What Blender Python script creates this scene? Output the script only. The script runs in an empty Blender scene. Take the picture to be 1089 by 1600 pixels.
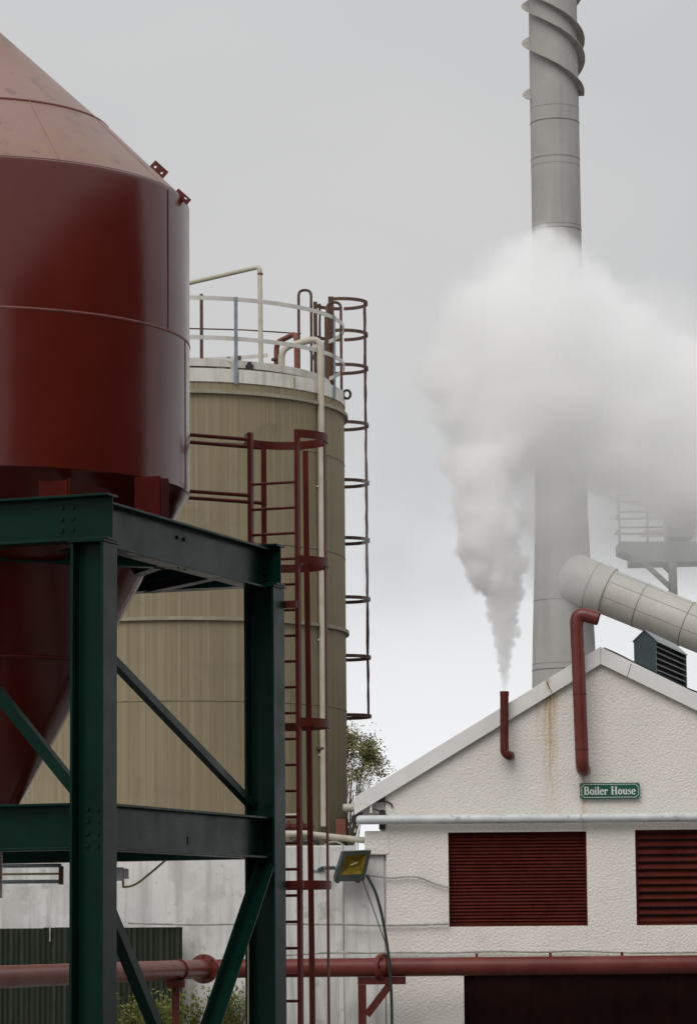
import bpy, bmesh, math, random
from mathutils import Vector, Matrix
random.seed(7)
scene = bpy.context.scene
col = scene.collection

# ------------------------------------------------------------------ camera
F, CX, CY, EYE = 5000.0, 544.5, 800.0, 1.6
PITCH = math.atan(666.0 / F)
ROLL = 0.0085
fwd = Vector((0, math.cos(PITCH), math.sin(PITCH)))
up0 = Vector((0, -math.sin(PITCH), math.cos(PITCH)))
r0 = Vector((1, 0, 0))
rgt = r0 * math.cos(ROLL) - up0 * math.sin(ROLL)
upv = up0 * math.cos(ROLL) + r0 * math.sin(ROLL)
cam_d = bpy.data.cameras.new('camera')
cam = bpy.data.objects.new('camera', cam_d)
col.objects.link(cam)
cam.matrix_world = Matrix(((rgt.x, upv.x, -fwd.x, 0), (rgt.y, upv.y, -fwd.y, 0), (rgt.z, upv.z, -fwd.z, EYE), (0, 0, 0, 1)))
cam_d.sensor_fit = 'HORIZONTAL'
cam_d.sensor_width = 36
cam_d.lens = F / 1089.0 * 36
cam_d.clip_start, cam_d.clip_end = 0.5, 8000
scene.camera = cam

# ------------------------------------------------------------------ world: overcast
SUN_EL, SUN_AZ = math.radians(48), math.radians(205)      # behind the camera, slightly left
w = bpy.data.worlds.new('World')
scene.world = w
w.use_nodes = True
nt = w.node_tree
nt.nodes.clear()
def N(t, **k):
    n = nt.nodes.new(t)
    for a, b in k.items():
        setattr(n, a, b)
    return n
L = lambda a, b: nt.links.new(a, b)
out = N('ShaderNodeOutputWorld'); bg = N('ShaderNodeBackground')
sky = N('ShaderNodeTexSky', sky_type='NISHITA', sun_disc=False)
sky.sun_elevation = SUN_EL; sky.sun_rotation = SUN_AZ
sky.air_density = 1.0; sky.dust_density = 4.0; sky.ozone_density = 1.0
hs = N('ShaderNodeHueSaturation'); hs.inputs['Saturation'].default_value = 0.14
L(sky.outputs[0], hs.inputs['Color'])
tc = N('ShaderNodeTexCoord')
mp = N('ShaderNodeMapping'); mp.inputs['Scale'].default_value = (1.0, 1.0, 2.2)
L(tc.outputs['Generated'], mp.inputs[0])
nz = N('ShaderNodeTexNoise'); nz.inputs['Scale'].default_value = 3.2; nz.inputs['Detail'].default_value = 3; nz.inputs['Roughness'].default_value = 0.45
L(mp.outputs[0], nz.inputs['Vector'])
rp = N('ShaderNodeValToRGB')
rp.color_ramp.elements[0].position = 0.3; rp.color_ramp.elements[0].color = (5.6, 5.74, 5.95, 1)
rp.color_ramp.elements[1].position = 0.72; rp.color_ramp.elements[1].color = (7.2, 7.17, 7.15, 1)
L(nz.outputs[0], rp.inputs[0])
# cloud deck is brighter and milkier low down, towards the horizon
sx = N('ShaderNodeSeparateXYZ'); L(tc.outputs['Generated'], sx.inputs[0])
mr = N('ShaderNodeMapRange'); mr.interpolation_type = 'SMOOTHSTEP'
mr.inputs['From Min'].default_value = 0.03; mr.inputs['From Max'].default_value = 0.20
mr.inputs['To Min'].default_value = 1.46; mr.inputs['To Max'].default_value = 0.84
L(sx.outputs['Z'], mr.inputs[0])
mr2 = N('ShaderNodeMapRange'); mr2.interpolation_type = 'SMOOTHSTEP'
mr2.inputs['From Min'].default_value = 0.19; mr2.inputs['From Max'].default_value = 0.6
mr2.inputs['To Min'].default_value = 0.0; mr2.inputs['To Max'].default_value = 0.34
L(sx.outputs['Z'], mr2.inputs[0])
ma = N('ShaderNodeMath', operation='ADD'); L(mr.outputs[0], ma.inputs[0]); L(mr2.outputs[0], ma.inputs[1])
vm = N('ShaderNodeVectorMath', operation='SCALE'); L(rp.outputs[0], vm.inputs[0]); L(ma.outputs[0], vm.inputs['Scale'])
mx = N('ShaderNodeMix', data_type='RGBA'); mx.inputs['Factor'].default_value = 0.88
L(hs.outputs[0], mx.inputs['A']); L(vm.outputs[0], mx.inputs['B'])
L(mx.outputs['Result'], bg.inputs['Color'])
bg.inputs['Strength'].default_value = 0.1
L(bg.outputs[0], out.inputs[0])

sun_d = bpy.data.lights.new('sun', 'SUN')
sun_d.energy = 1.35; sun_d.angle = math.radians(40); sun_d.color = (1, 0.97, 0.93)
sun = bpy.data.objects.new('sun', sun_d); col.objects.link(sun)
# light comes from azimuth SUN_AZ (0 = +Y, clockwise)
sd = Vector((math.sin(SUN_AZ) * math.cos(SUN_EL), math.cos(SUN_AZ) * math.cos(SUN_EL), math.sin(SUN_EL)))
sun.rotation_euler = sd.to_track_quat('Z', 'Y').to_euler()
vs = scene.view_settings
vs.view_transform = 'Standard'; vs.look = 'None'; vs.gamma = 1; vs.exposure = 0.1; vs.use_curve_mapping = False
cy = scene.cycles
cy.max_bounces = 36; cy.volume_bounces = 36; cy.diffuse_bounces = 4; cy.glossy_bounces = 4; cy.transparent_max_bounces = 12
cy.volume_step_rate = 2.0; cy.volume_max_steps = 400
cy.use_denoising = True

# ------------------------------------------------------------------ pixel helpers (photo pixels, 1089 x 1600)
def ray(px, py):
    return fwd + rgt * ((px - CX) / F) + upv * ((CY - py) / F)
def P(px, py, Y):
    d = ray(px, py)
    return Vector((0, 0, EYE)) + d * (Y / d.y)
def PZ(px, py, Y):
    return P(px, py, Y).z

# ------------------------------------------------------------------ mesh builder
class MB:
    def __init__(s):
        s.v = []; s.f = []
    def add(s, vs_, fs):
        o = len(s.v)
        s.v += [Vector(p) for p in vs_]
        s.f += [tuple(i + o for i in f) for f in fs]
        return s
    def box(s, c, h, ax=None):
        c = Vector(c)
        X, Y, Z = ax if ax else (Vector((1, 0, 0)), Vector((0, 1, 0)), Vector((0, 0, 1)))
        vs_ = [c + X * (h[0] * a) + Y * (h[1] * b) + Z * (h[2] * d) for d in (-1, 1) for b in (-1, 1) for a in (-1, 1)]
        return s.add(vs_, [(0, 2, 3, 1), (4, 5, 7, 6), (0, 1, 5, 4), (2, 6, 7, 3), (0, 4, 6, 2), (1, 3, 7, 5)])
    def span(s, a, b):
        a = Vector(a); b = Vector(b)
        return s.box((a + b) / 2, [abs(q) / 2 for q in (b - a)])
    def profile(s, p0, p1, prof, xax):
        """closed 2-D profile (counter-clockwise) swept from p0 to p1; xax = the profile's first axis"""
        p0 = Vector(p0); p1 = Vector(p1)
        d = (p1 - p0).normalized()
        x = Vector(xax); x = (x - d * x.dot(d)).normalized(); y = d.cross(x)
        n = len(prof)
        vs_ = [p0 + x * a + y * b for a, b in prof] + [p1 + x * a + y * b for a, b in prof]
        fs = [(i, (i + 1) % n, n + (i + 1) % n, n + i) for i in range(n)]
        fs += [tuple(range(n))[::-1], tuple(range(n, 2 * n))]
        return s.add(vs_, fs)
    def tube(s, pts, r, n=14, caps=True, rad=None):
        pts = [Vector(p) for p in pts]
        m = len(pts)
        tg = []
        for i in range(m):
            a = pts[max(i - 1, 0)]; b = pts[min(i + 1, m - 1)]
            tg.append((b - a).normalized())
        x = tg[0].orthogonal().normalized()
        vs_ = []
        for i in range(m):
            x = (x - tg[i] * x.dot(tg[i])).normalized()
            y = tg[i].cross(x)
            rr = rad[i] if rad else r
            k = 1.0
            if 0 < i < m - 1:
                cosv = (pts[i] - pts[i - 1]).normalized().dot(tg[i])
                k = 1 / max(cosv, 0.5) if cosv < .999 else 1
            for j in range(n):
                a = 2 * math.pi * j / n
                vs_.append(pts[i] + (x * math.cos(a) + y * math.sin(a)) * rr)
        fs = []
        for i in range(m - 1):
            for j in range(n):
                fs.append((i * n + j, i * n + (j + 1) % n, (i + 1) * n + (j + 1) % n, (i + 1) * n + j))
        if caps:
            fs += [tuple(range(n))[::-1], tuple(range((m - 1) * n, m * n))]
        return s.add(vs_, fs)
    def bar(s, pts, hw, ht, up=(0, 0, 1), closed=False):
        """flat bar along a path; hw = half size along up, ht = half thickness sideways"""
        pts = [Vector(p) for p in pts]; up = Vector(up); m = len(pts)
        vs_ = []
        for i in range(m):
            a = pts[i - 1] if (i > 0 or closed) else pts[i]
            b = pts[(i + 1) % m] if (i < m - 1 or closed) else pts[i]
            t = (b - a).normalized(); sd_ = t.cross(up).normalized(); u = sd_.cross(t)
            vs_ += [pts[i] + sd_ * ht + u * hw, pts[i] - sd_ * ht + u * hw, pts[i] - sd_ * ht - u * hw, pts[i] + sd_ * ht - u * hw]
        fs = []
        for i in range(m if closed else m - 1):
            k = (i + 1) % m
            for j in range(4):
                fs.append((i * 4 + j, i * 4 + (j + 1) % 4, k * 4 + (j + 1) % 4, k * 4 + j))
        if not closed:
            fs += [(3, 2, 1, 0), tuple(range(4 * m - 4, 4 * m))]
        return s.add(vs_, fs)
    def lathe(s, c, prof, n=96, a0=0, a1=2 * math.pi, close=False):
        c = Vector(c); full = abs(a1 - a0 - 2 * math.pi) < 1e-6
        k = n if full else n + 1
        m = len(prof); vs_ = []
        for j in range(k):
            a = a0 + (a1 - a0) * j / n
            vs_ += [c + Vector((r * math.sin(a), -r * math.cos(a), z)) for r, z in prof]
        fs = []
        for j in range(n):
            j2 = (j + 1) % k
            for i in range(m if close else m - 1):
                i2 = (i + 1) % m
                fs.append((j * m + i, j2 * m + i, j2 * m + i2, j * m + i2))
        if close and not full:
            fs += [tuple(range(m)), tuple(range((k - 1) * m, k * m))[::-1]]
        return s.add(vs_, fs)
    def prism(s, poly, d):
        """polygon (3-D points) extruded by vector d"""
        d = Vector(d); n = len(poly)
        vs_ = [Vector(p) for p in poly] + [Vector(p) + d for p in poly]
        return s.add(vs_, [tuple(range(n)), tuple(range(n, 2 * n))[::-1]] + [(i, n + i, n + (i + 1) % n, (i + 1) % n) for i in range(n)])
    def build(s, name, mat, parent=None, smooth=35, bevel=0, recalc=True):
        me = bpy.data.meshes.new(name)
        base = origin(parent) if parent else Vector((0, 0, 0))
        me.from_pydata([tuple(p - base) for p in s.v], [], s.f)
        if recalc:
            bm = bmesh.new(); bm.from_mesh(me)
            bmesh.ops.recalc_face_normals(bm, faces=bm.faces)
            bm.to_mesh(me); bm.free()
        me.materials.append(mat)
        if smooth:
            me.polygons.foreach_set('use_smooth', [True] * len(me.polygons))
            me.set_sharp_from_angle(angle=math.radians(smooth))
        o = bpy.data.objects.new(name, me)
        col.objects.link(o)
        if parent: o.parent = parent
        if bevel:
            b = o.modifiers.new('bevel', 'BEVEL'); b.width = bevel; b.segments = 2; b.limit_method = 'ANGLE'; b.angle_limit = math.radians(40)
        return o
def origin(o):
    p = Vector((0, 0, 0))
    while o:
        p += o.location; o = o.parent
    return p
def thing(name, label, cat, loc, group=None):
    o = bpy.data.objects.new(name, None); col.objects.link(o)
    o.empty_display_size = 0.2
    o.location = loc; o['label'] = label; o['category'] = cat
    if group: o['group'] = group
    return o
def tag(o, label, cat, group=None):
    o['label'] = label; o['category'] = cat
    if group: o['group'] = group
    return o
def arc_path(pts, r, n=6):
    """round the inner corners of a polyline"""
    pts = [Vector(p) for p in pts]; o = [pts[0]]
    for i in range(1, len(pts) - 1):
        a = (pts[i - 1] - pts[i]); b = (pts[i + 1] - pts[i])
        rr = min(r, a.length * .48, b.length * .48)
        p = pts[i] + a.normalized() * rr; q = pts[i] + b.normalized() * rr
        for k in range(n + 1):
            t = k / n
            o.append(p * (1 - t) ** 2 + pts[i] * 2 * t * (1 - t) + q * t * t)
    o.append(pts[-1])
    return o
def ring_pts(c, r, a0, a1, n):
    return [Vector((c[0] + r * math.sin(a0 + (a1 - a0) * i / n), c[1] - r * math.cos(a0 + (a1 - a0) * i / n), c[2])) for i in range(n + 1)]
def isec(h, wd, tf, tw):
    """I-section, h along first axis, flanges at +-h/2"""
    a, b = h / 2, wd / 2; t = tw / 2
    return [(-a, -b), (-a + tf, -b), (-a + tf, -t), (a - tf, -t), (a - tf, -b), (a, -b), (a, b), (a - tf, b), (a - tf, t), (-a + tf, t), (-a + tf, b), (-a, b)]

# ------------------------------------------------------------------ materials
def mat(name, c1, c2=None, rough=.6, spec=.5, scale=3.0, detail=5, lo=.35, hi=.65, streak=None, stretch=(1, 1, 1),
        spots=None, bump=None, bump2=None, rvar=0, metallic=0, coat=0, extra=None):
    """c1/c2 mixed by noise; streak = (colour, amount, xy scale, z scale); spots = (colour, threshold, scale); bump = (strength, scale, distance)"""
    m = bpy.data.materials.new(name); m.use_nodes = True
    t = m.node_tree; b = t.nodes['Principled BSDF']
    def nd(k, **a):
        n = t.nodes.new(k)
        for x, y in a.items(): setattr(n, x, y)
        return n
    geo = nd('ShaderNodeNewGeometry')
    def noise(sc, st=(1, 1, 1), dt=5, ro=.55):
        mp_ = nd('ShaderNodeMapping'); mp_.inputs['Scale'].default_value = st
        t.links.new(geo.outputs['Position'], mp_.inputs[0])
        n = nd('ShaderNodeTexNoise'); n.inputs['Scale'].default_value = sc; n.inputs['Detail'].default_value = dt; n.inputs['Roughness'].default_value = ro
        t.links.new(mp_.outputs[0], n.inputs['Vector'])
        return n.outputs[0]
    def rng(v, a, b_, c=0, d=1):
        r = nd('ShaderNodeMapRange'); r.inputs['From Min'].default_value = a; r.inputs['From Max'].default_value = b_
        r.inputs['To Min'].default_value = c; r.inputs['To Max'].default_value = d
        t.links.new(v, r.inputs[0]); return r.outputs[0]
    def mix(f, A, B):
        x = nd('ShaderNodeMix', data_type='RGBA')
        if isinstance(f, (int, float)): x.inputs['Factor'].default_value = f
        else: t.links.new(f, x.inputs['Factor'])
        for s_, q in (('A', A), ('B', B)):
            if isinstance(q, tuple): x.inputs[s_].default_value = (*q, 1)
            else: t.links.new(q, x.inputs[s_])
        return x.outputs['Result']
    c = c1
    n0 = None
    if c2:
        n0 = noise(scale, stretch, detail)
        c = mix(rng(n0, lo, hi), c1, c2)
    for sk in (streak if isinstance(streak, list) else [streak] if streak else []):
        v = noise(1.0, (sk[2], sk[2], sk[3]), 4, .6)
        c = mix(rng(v, sk[4] if len(sk) > 4 else .48, sk[5] if len(sk) > 5 else .68, 0, sk[1]), c, sk[0])
    for sp in (spots if isinstance(spots, list) else [spots] if spots else []):
        v = noise(sp[2], (1, 1, 1), 6, .65)
        c = mix(rng(v, sp[1], sp[1] + .06, 0, sp[3] if len(sp) > 3 else 1), c, sp[0])
    if extra: c = extra(t, nd, geo, c, mix, rng, noise)
    if isinstance(c, tuple): b.inputs['Base Color'].default_value = (*c, 1)
    else: t.links.new(c, b.inputs['Base Color'])
    b.inputs['Roughness'].default_value = rough
    if rvar:
        t.links.new(rng(noise(scale * 1.7), .3, .7, rough - rvar, rough + rvar), b.inputs['Roughness'])
    b.inputs['Specular IOR Level'].default_value = spec
    b.inputs['Metallic'].default_value = metallic
    b.inputs['Coat Weight'].default_value = coat
    prev = None
    for bp in (bump, bump2):
        if bp:
            n = nd('ShaderNodeBump'); n.inputs['Strength'].default_value = bp[0]; n.inputs['Distance'].default_value = bp[2]
            t.links.new(noise(bp[1], bp[3] if len(bp) > 3 else (1, 1, 1), 4), n.inputs['Height'])
            if prev: t.links.new(prev, n.inputs['Normal'])
            prev = n.outputs[0]
    if prev: t.links.new(prev, b.inputs['Normal'])
    return m

M = {}
M['silo'] = mat('silo_red_paint', (.085, .0075, .004), (.108, .012, .007), rough=.2, spec=.5, scale=.9, rvar=.05,
                streak=((.09, .009, .005), .5, 5, .25), spots=((.17, .06, .05), .70, 5, .3), bump=(.05, 60, .004), bump2=(.08, 1.6, .05))
M['cone'] = mat('silo_roof_skylit_dusty_red', (.225, .122, .094), (.26, .15, .118), rough=.42, spec=.6, scale=1.3,  # paler than the shell: sky reflection and dust are mixed into the colour
                spots=[((.12, .078, .062), .58, 4.5, .6), ((.27, .16, .08), .62, 1.2, .5), ((.09, .06, .05), .63, 11, .5)], bump=(.06, 50, .004))
M['silo_trim'] = mat('silo_trim_red', (.095, .012, .008), (.12, .018, .013), spec=.25, rough=.5, scale=6)
M['bracket'] = mat('bracket_dull_shaded_red', (.05, .005, .003), (.065, .008, .005), rough=.75, spec=.08, scale=6)  # silo red, darkened: the shadow below the shell is put into the colour
M['weld'] = mat('silo_weld_line', (.20, .055, .04), (.12, .03, .02), rough=.5, scale=8)
M['green'] = mat('frame_dark_green_paint', (.0014, .0150, .0095), (.0026, .0215, .0138), rough=.3, spec=.1, scale=2.2, rvar=.07,
                 spots=[((.02, .045, .035), .72, 14, .4), ((.010, .008, .004), .68, 7, .6)], bump=(.12, 45, .004))
M['tank'] = mat('tank_weathered_tan', (.265, .215, .135), (.225, .185, .118), rough=.75, spec=.25, scale=.7, lo=.3, hi=.7,
                streak=[((.32, .275, .195), .55, 16, .16, .45, .65), ((.17, .135, .07), .5, 24, .14, .5, .72), ((.26, .195, .085), .4, 9, .10, .52, .72), ((.12, .105, .07), .4, 48, .25, .56, .74), ((.20, .17, .11), .5, 1.2, 2.5, .55, .7)],
                spots=((.14, .12, .08), .63, 2.2, .35), bump=(.08, 30, .005))
M['tank_seam'] = mat('tank_seam', (.20, .165, .10), (.13, .11, .07), rough=.8, scale=7)
M['mustard'] = mat('stained_upstand', (.20, .16, .05), (.10, .085, .05), rough=.8, scale=6)
M['tank_flange'] = mat('tank_flange', (.33, .30, .22), (.24, .21, .15), rough=.75, scale=5, spots=((.14, .11, .06), .62, 9, .7))
M['fascia'] = mat('white_fascia', (.70, .68, .63), (.6, .58, .52), rough=.55, scale=3, streak=((.38, .33, .22), .5, 10, .8), spots=((.3, .26, .15), .66, 6, .6))
M['rail_white'] = mat('white_rail_paint', (.60, .58, .53), (.5, .48, .43), rough=.5, scale=6, spots=((.35, .27, .2), .67, 18, .6))
M['galv'] = mat('galvanised_steel', (.26, .31, .34), (.19, .235, .265), rough=.5, scale=5, metallic=.15)
M['pipe_cream'] = mat('cream_pipe', (.52, .49, .41), (.43, .39, .31), rough=.5, scale=4, spots=((.25, .16, .09), .66, 9, .6))
M['rust'] = mat('brown_rusted_steel', (.062, .036, .026), (.115, .058, .04), rough=.8, scale=14, spots=((.17, .075, .04), .66, 30, .7), bump=(.5, 40, .01))
M['rust_red'] = mat('red_oxide_pipe', (.20, .062, .04), (.15, .042, .026), rough=.6, scale=6)
M['ladder'] = mat('ladder_dark_red', (.085, .011, .007), (.115, .018, .012), rough=.5, spec=.25, scale=7, bump=(.1, 40, .003))
M['pipe_red'] = mat('red_pipe_paint', (.115, .018, .013), (.15, .032, .025), spec=.4, rough=.33, scale=2.5, rvar=.08, spots=((.10, .03, .02), .64, 7, .6))
M['pipe_red_dark'] = mat('red_oxide_exhaust', (.07, .010, .007), (.095, .018, .013), spec=.25, rough=.5, scale=5)
M['door_dk'] = mat('door_dark_red', (.008, .0018, .001), (.014, .003, .002), rough=.8, spec=.1, scale=4)
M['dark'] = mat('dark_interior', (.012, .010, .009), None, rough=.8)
M['black'] = mat('black_fitting', (.015, .015, .014), None, rough=.5)
M['grey_pipe'] = mat('grey_painted_pipe', (.50, .53, .54), (.62, .64, .63), rough=.45, scale=5, spots=((.30, .34, .36), .58, 6, .8), bump=(.15, 25, .004))
M['chim'] = mat('chimney_grey_steel', (.335, .325, .305), (.385, .375, .355), rough=.6, spec=.35, scale=.9, streak=[((.275, .26, .24), .5, 4, .12), ((.22, .205, .185), .35, 9, .2, .55, .75)], spots=((.25, .235, .21), .62, 1.6, .35), bump=(.04, 8, .02))
M['chim_line'] = mat('chimney_joint', (.12, .115, .105), (.2, .19, .175), rough=.7, scale=6)
M['strake'] = mat('strake_grey', (.36, .35, .33), (.26, .22, .2), rough=.6, scale=5, spots=((.2, .1, .08), .64, 5, .6))
M['duct'] = mat('duct_cream_grey', (.50, .47, .43), (.44, .41, .37), rough=.5, scale=1.2, streak=((.32, .29, .26), .35, 3, 1.0), bump=(.05, 5, .02))
M['roof'] = mat('roof_sheet_dark', (.05, .055, .055), (.08, .085, .08), rough=.7, scale=5)
M['lv'] = mat('louvre_red', (.060, .008, .005), (.085, .014, .009), spec=.12, rough=.75, scale=5, spots=((.11, .03, .02), .66, 16, .5))
M['teal'] = mat('ventilator_teal', (.125, .165, .165), (.105, .145, .145), rough=.45, scale=4)
M['teal_roof'] = mat('ventilator_roof', (.30, .32, .32), (.25, .27, .27), rough=.4, scale=4)
M['sign_g'] = mat('sign_green', (.004, .085, .042), None, rough=.35)
M['sign_w'] = mat('sign_white', (.66, .68, .66), None, rough=.4)
M['platform'] = mat('gantry_grey_green', (.17, .18, .155), (.22, .225, .195), rough=.7, scale=4)
M['bark'] = mat('twig_bark', (.11, .085, .06), (.16, .125, .09), rough=.9, scale=9)
M['leaf'] = mat('leaf_olive', (.07, .085, .012), (.13, .11, .02), rough=.6, scale=1.8)
M['leaf2'] = mat('weed_green', (.075, .11, .012), (.19, .17, .03), rough=.6, scale=3)
M['corr'] = mat('corrugated_dark_green', (.010, .020, .010), (.02, .026, .012), rough=.7, scale=5, streak=((.035, .03, .012), .7, 14, 1.2))
M['cable_dk'] = mat('dark_green_cable', (.012, .022, .014), None, rough=.5)
M['cable_tan'] = mat('tan_cable', (.45, .37, .21), None, rough=.6)
M['cable_w'] = mat('painted_cable', (.40, .39, .36), (.26, .25, .23), rough=.6, scale=9)
M['lamp_body'] = mat('floodlight_body', (.025, .034, .028), (.045, .055, .046), rough=.45, scale=8)
M['amber'] = mat('floodlight_reflector', (.20, .14, .012), (.30, .24, .10), rough=.35, scale=7, spots=((.42, .38, .27), .62, 8, .8))
M['grey_box'] = mat('grey_plastic', (.6, .61, .61), None, rough=.5)
M['ground'] = mat('yard_concrete', (.13, .127, .12), (.17, .165, .155), rough=.9, scale=2, bump=(.4, 60, .01))
M['stone'] = mat('dark_cladding', (.035, .032, .030), (.05, .045, .042), rough=.85, scale=1.2)

def barge_extra(t, nd, geo, c, mix, rng, noise):
    return wall_extra(t, nd, geo, c, mix, rng, noise, [(P(856, 1068, 45).x, .035, PZ(856, 1090, 45), PZ(856, 1072, 45), 1.0), (P(852, 1068, 45).x, .02, PZ(852, 1082, 45), PZ(852, 1060, 45), .8)])
def wall_extra(t, nd, geo, c, mix, rng, noise, lst=None):
    # two rust runs with their own shape: below the barge joint and below the tall pipe
    sp = nd('ShaderNodeSeparateXYZ'); t.links.new(geo.outputs['Position'], sp.inputs[0])
    wob = noise(1.0, (1.2, 1.2, 1.2), 3)
    for (x0, wd, z0, z1, am) in (lst or STAINS):
        a = nd('ShaderNodeMath', operation='MULTIPLY_ADD'); t.links.new(wob, a.inputs[0]); a.inputs[1].default_value = .10; t.links.new(sp.outputs['X'], a.inputs[2])
        b_ = nd('ShaderNodeMath', operation='SUBTRACT'); t.links.new(a.outputs[0], b_.inputs[0]); b_.inputs[1].default_value = x0 + .05
        d = nd('ShaderNodeMath', operation='ABSOLUTE'); t.links.new(b_.outputs[0], d.inputs[0])
        f1 = rng(d.outputs[0], wd, 0, 0, am)
        f2 = rng(sp.outputs['Z'], z0, z1)
        f3 = rng(noise(3.0, (8, 8, .8), 3), .3, .55)
        m1 = nd('ShaderNodeMath', operation='MULTIPLY'); t.links.new(f1, m1.inputs[0]); t.links.new(f2, m1.inputs[1])
        m2 = nd('ShaderNodeMath', operation='MULTIPLY'); t.links.new(m1.outputs[0], m2.inputs[0]); t.links.new(f3, m2.inputs[1])
        c = mix(m2.outputs[0], c, (.46, .27, .06))
    return c
YW = 45.0
xs_ = P(858, 1100, YW).x
STAINS = [(xs_, .13, PZ(858, 1290, YW), PZ(858, 1085, YW), 1.0), (P(841, 1100, YW).x, .06, PZ(858, 1180, YW), PZ(858, 1085, YW), .5),
          (P(912, 1250, YW).x, .04, PZ(912, 1500, YW), PZ(912, 1200, YW), .7)]
M['wall'] = mat('white_roughcast', (.80, .755, .70), (.74, .70, .645), rough=.9, spec=.2, scale=1.3,
                spots=((.58, .54, .48), .62, 2.4, .3), bump=(.7, 30, .03), bump2=(.5, 75, .010), extra=wall_extra)
M['barge'] = mat('barge_board_off_white', (.76, .75, .725), (.69, .68, .655), rough=.5, scale=3, spots=((.33, .31, .26), .66, 5, .5), extra=barge_extra)
M['bund'] = mat('white_painted_concrete', (.70, .69, .665), (.60, .59, .57), rough=.85, spec=.2, scale=1.6,
                streak=[((.40, .385, .37), .7, 6, .55, .47, .68), ((.33, .30, .26), .5, 14, .5, .55, .72)], spots=[((.36, .33, .29), .60, 4, .55), ((.50, .48, .46), .55, 1.1, .5)], bump=(.3, 7, .02))

# ------------------------------------------------------------------ ground
g = MB().add([(-2000, -2000, 0), (2000, -2000, 0), (2000, 4000, 0), (-2000, 4000, 0)], [(0, 1, 2, 3)]).build('ground', M['ground'], smooth=0)
g['kind'] = 'structure'

# ------------------------------------------------------------------ green steel frame (local axes: A = right along the front, B = away along the side)
ang = math.radians(20.4)
A = Vector((math.cos(ang), -math.sin(ang), 0)); B = Vector((math.sin(ang), math.cos(ang), 0)); UZ = Vector((0, 0, 1))
Y1 = 23.75
O = P(146, 1200, Y1); O = Vector((O.x, O.y, 0))
LB = 3.40                                # side length of the frame
def fl(a, b, z): return O + A * a + B * b + UZ * z
colw = .27
ztop = PZ(146, 843, Y1 - .13)
frame = thing('steel_support_frame', 'dark green bolted steel frame of columns, beams and braces carrying the red silo', 'steel frame', fl(-LB / 2, LB / 2, 0))
UC = isec(.27, .25, .022, .016)
for a in (0, -LB):
    for b in (0, LB):
        m = MB()
        m.profile(fl(a, b, .03), fl(a, b, ztop - .015), UC, A)
        c_ = m.build('column', M['green'], frame, bevel=.003)
        MB().box(fl(a, b, ztop - .0075), (.15, .14, .0075), (A, B, UZ)).build('cap_plate', M['green'], c_)
        MB().box(fl(a, b, .015), (.2, .2, .015), (A, B, UZ)).build('base_plate', M['green'], c_)
UB = isec(.35, .19, .02, .014)
hb = .35
zt = ztop + hb / 2 + .002                # beams along A, front and back
for b in (0, LB):
    MB().profile(fl(.155, b, zt), fl(-LB - .155, b, zt), UB, UZ).build('beam', M['green'], frame, bevel=.003)
for a in (0, -LB):
    MB().profile(fl(a, .011, zt - .035), fl(a, LB - .011, zt - .035), isec(.35, .17, .02, .014), UZ).build('beam', M['green'], frame, bevel=.003)
zl1 = PZ(184, 1256, Y1 + .15); zl0 = PZ(184, 1329, Y1 + .15)
zl = (zl0 + zl1) / 2; hl = zl1 - zl0
UL = isec(hl, .19, .02, .014)
for a in (0, -LB):
    MB().profile(fl(a, .012, zl), fl(a, LB - .012, zl), UL, UZ).build('beam', M['green'], frame, bevel=.003)
for b in (0, LB):
    MB().profile(fl(-.138, b, zl), fl(-LB + .138, b, zl), UL, UZ).build('beam', M['green'], frame, bevel=.003)
def angle_bar(p0, p1, nrm, s=.09, t=.012):
    """L-section brace, one leg lying in the frame plane, the other standing off along nrm"""
    d = (p1 - p0).normalized(); n = Vector(nrm)
    prof = [(0, 0), (s, 0), (s, t), (t, t), (t, s), (0, s)]
    return MB().profile(p0, p1, prof, n)
# side braces (planes a = 0 and a = -LB), front braces
def z_at(px, py, a, b):
    return PZ(px, py, fl(a, b, 0).y)
for a in (-.02,):
    angle_bar(fl(a, .14, z_at(186, 1010, 0, .14)), fl(a, LB - .13, z_at(378, 1268, 0, LB - .13)), -A, s=.065).build('brace', M['green'], frame)
    zk = .5
    angle_bar(fl(a, .14, z_at(184, 1380, 0, .14)), fl(a, LB / 2 - .05, zk), -A).build('brace', M['green'], frame)
    angle_bar(fl(a + .03, LB - .02, z_at(412, 1335, 0, LB - .0)), fl(a + .03, LB / 2 + .05, zk), A, s=.12).build('brace', M['green'], frame)
    MB().profile(fl(a, .012, .38), fl(a, LB - .012, .38), isec(.2, .15, .015, .012), UZ).build('sill_beam', M['green'], frame)
for b in (0.0,):
    angle_bar(fl(-.13, b, z_at(98, 1228, 0, 0)), fl(-LB / 2, b, ztop - .02), B, s=.085).build('brace', M['green'], frame)
    angle_bar(fl(-LB + .13, b, z_at(98, 1228, 0, 0)), fl(-LB / 2, b, ztop - .02), B, s=.085).build('brace', M['green'], frame)
for (p, q) in (((-.1, LB * .45), (-LB * .5, LB - .1)), ((-.1, LB * .75), (-LB * .3, LB - .1)), ((-LB + .1, LB * .5), (-LB * .5, LB - .1)), ((-.1, LB * .5), (-LB * .5, .1)), ((-LB + .1, LB * .5), (-LB * .5, .1))):
    MB().profile(fl(p[0], p[1], ztop + .03), fl(q[0], q[1], ztop + .03), isec(.1, .1, .01, .01), UZ).build('plan_brace', M['green'], frame)
# gussets and end cleats
for b, s in ((.02, 1), (LB - .02, -1)):
    for zc, hh in ((zt - .06, .13), (zl, .13)):
        MB().box(fl(.012, b + s * .05, zc), (.006, .05, hh), (A, B, UZ)).build('cleat', M['green'], frame)
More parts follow.
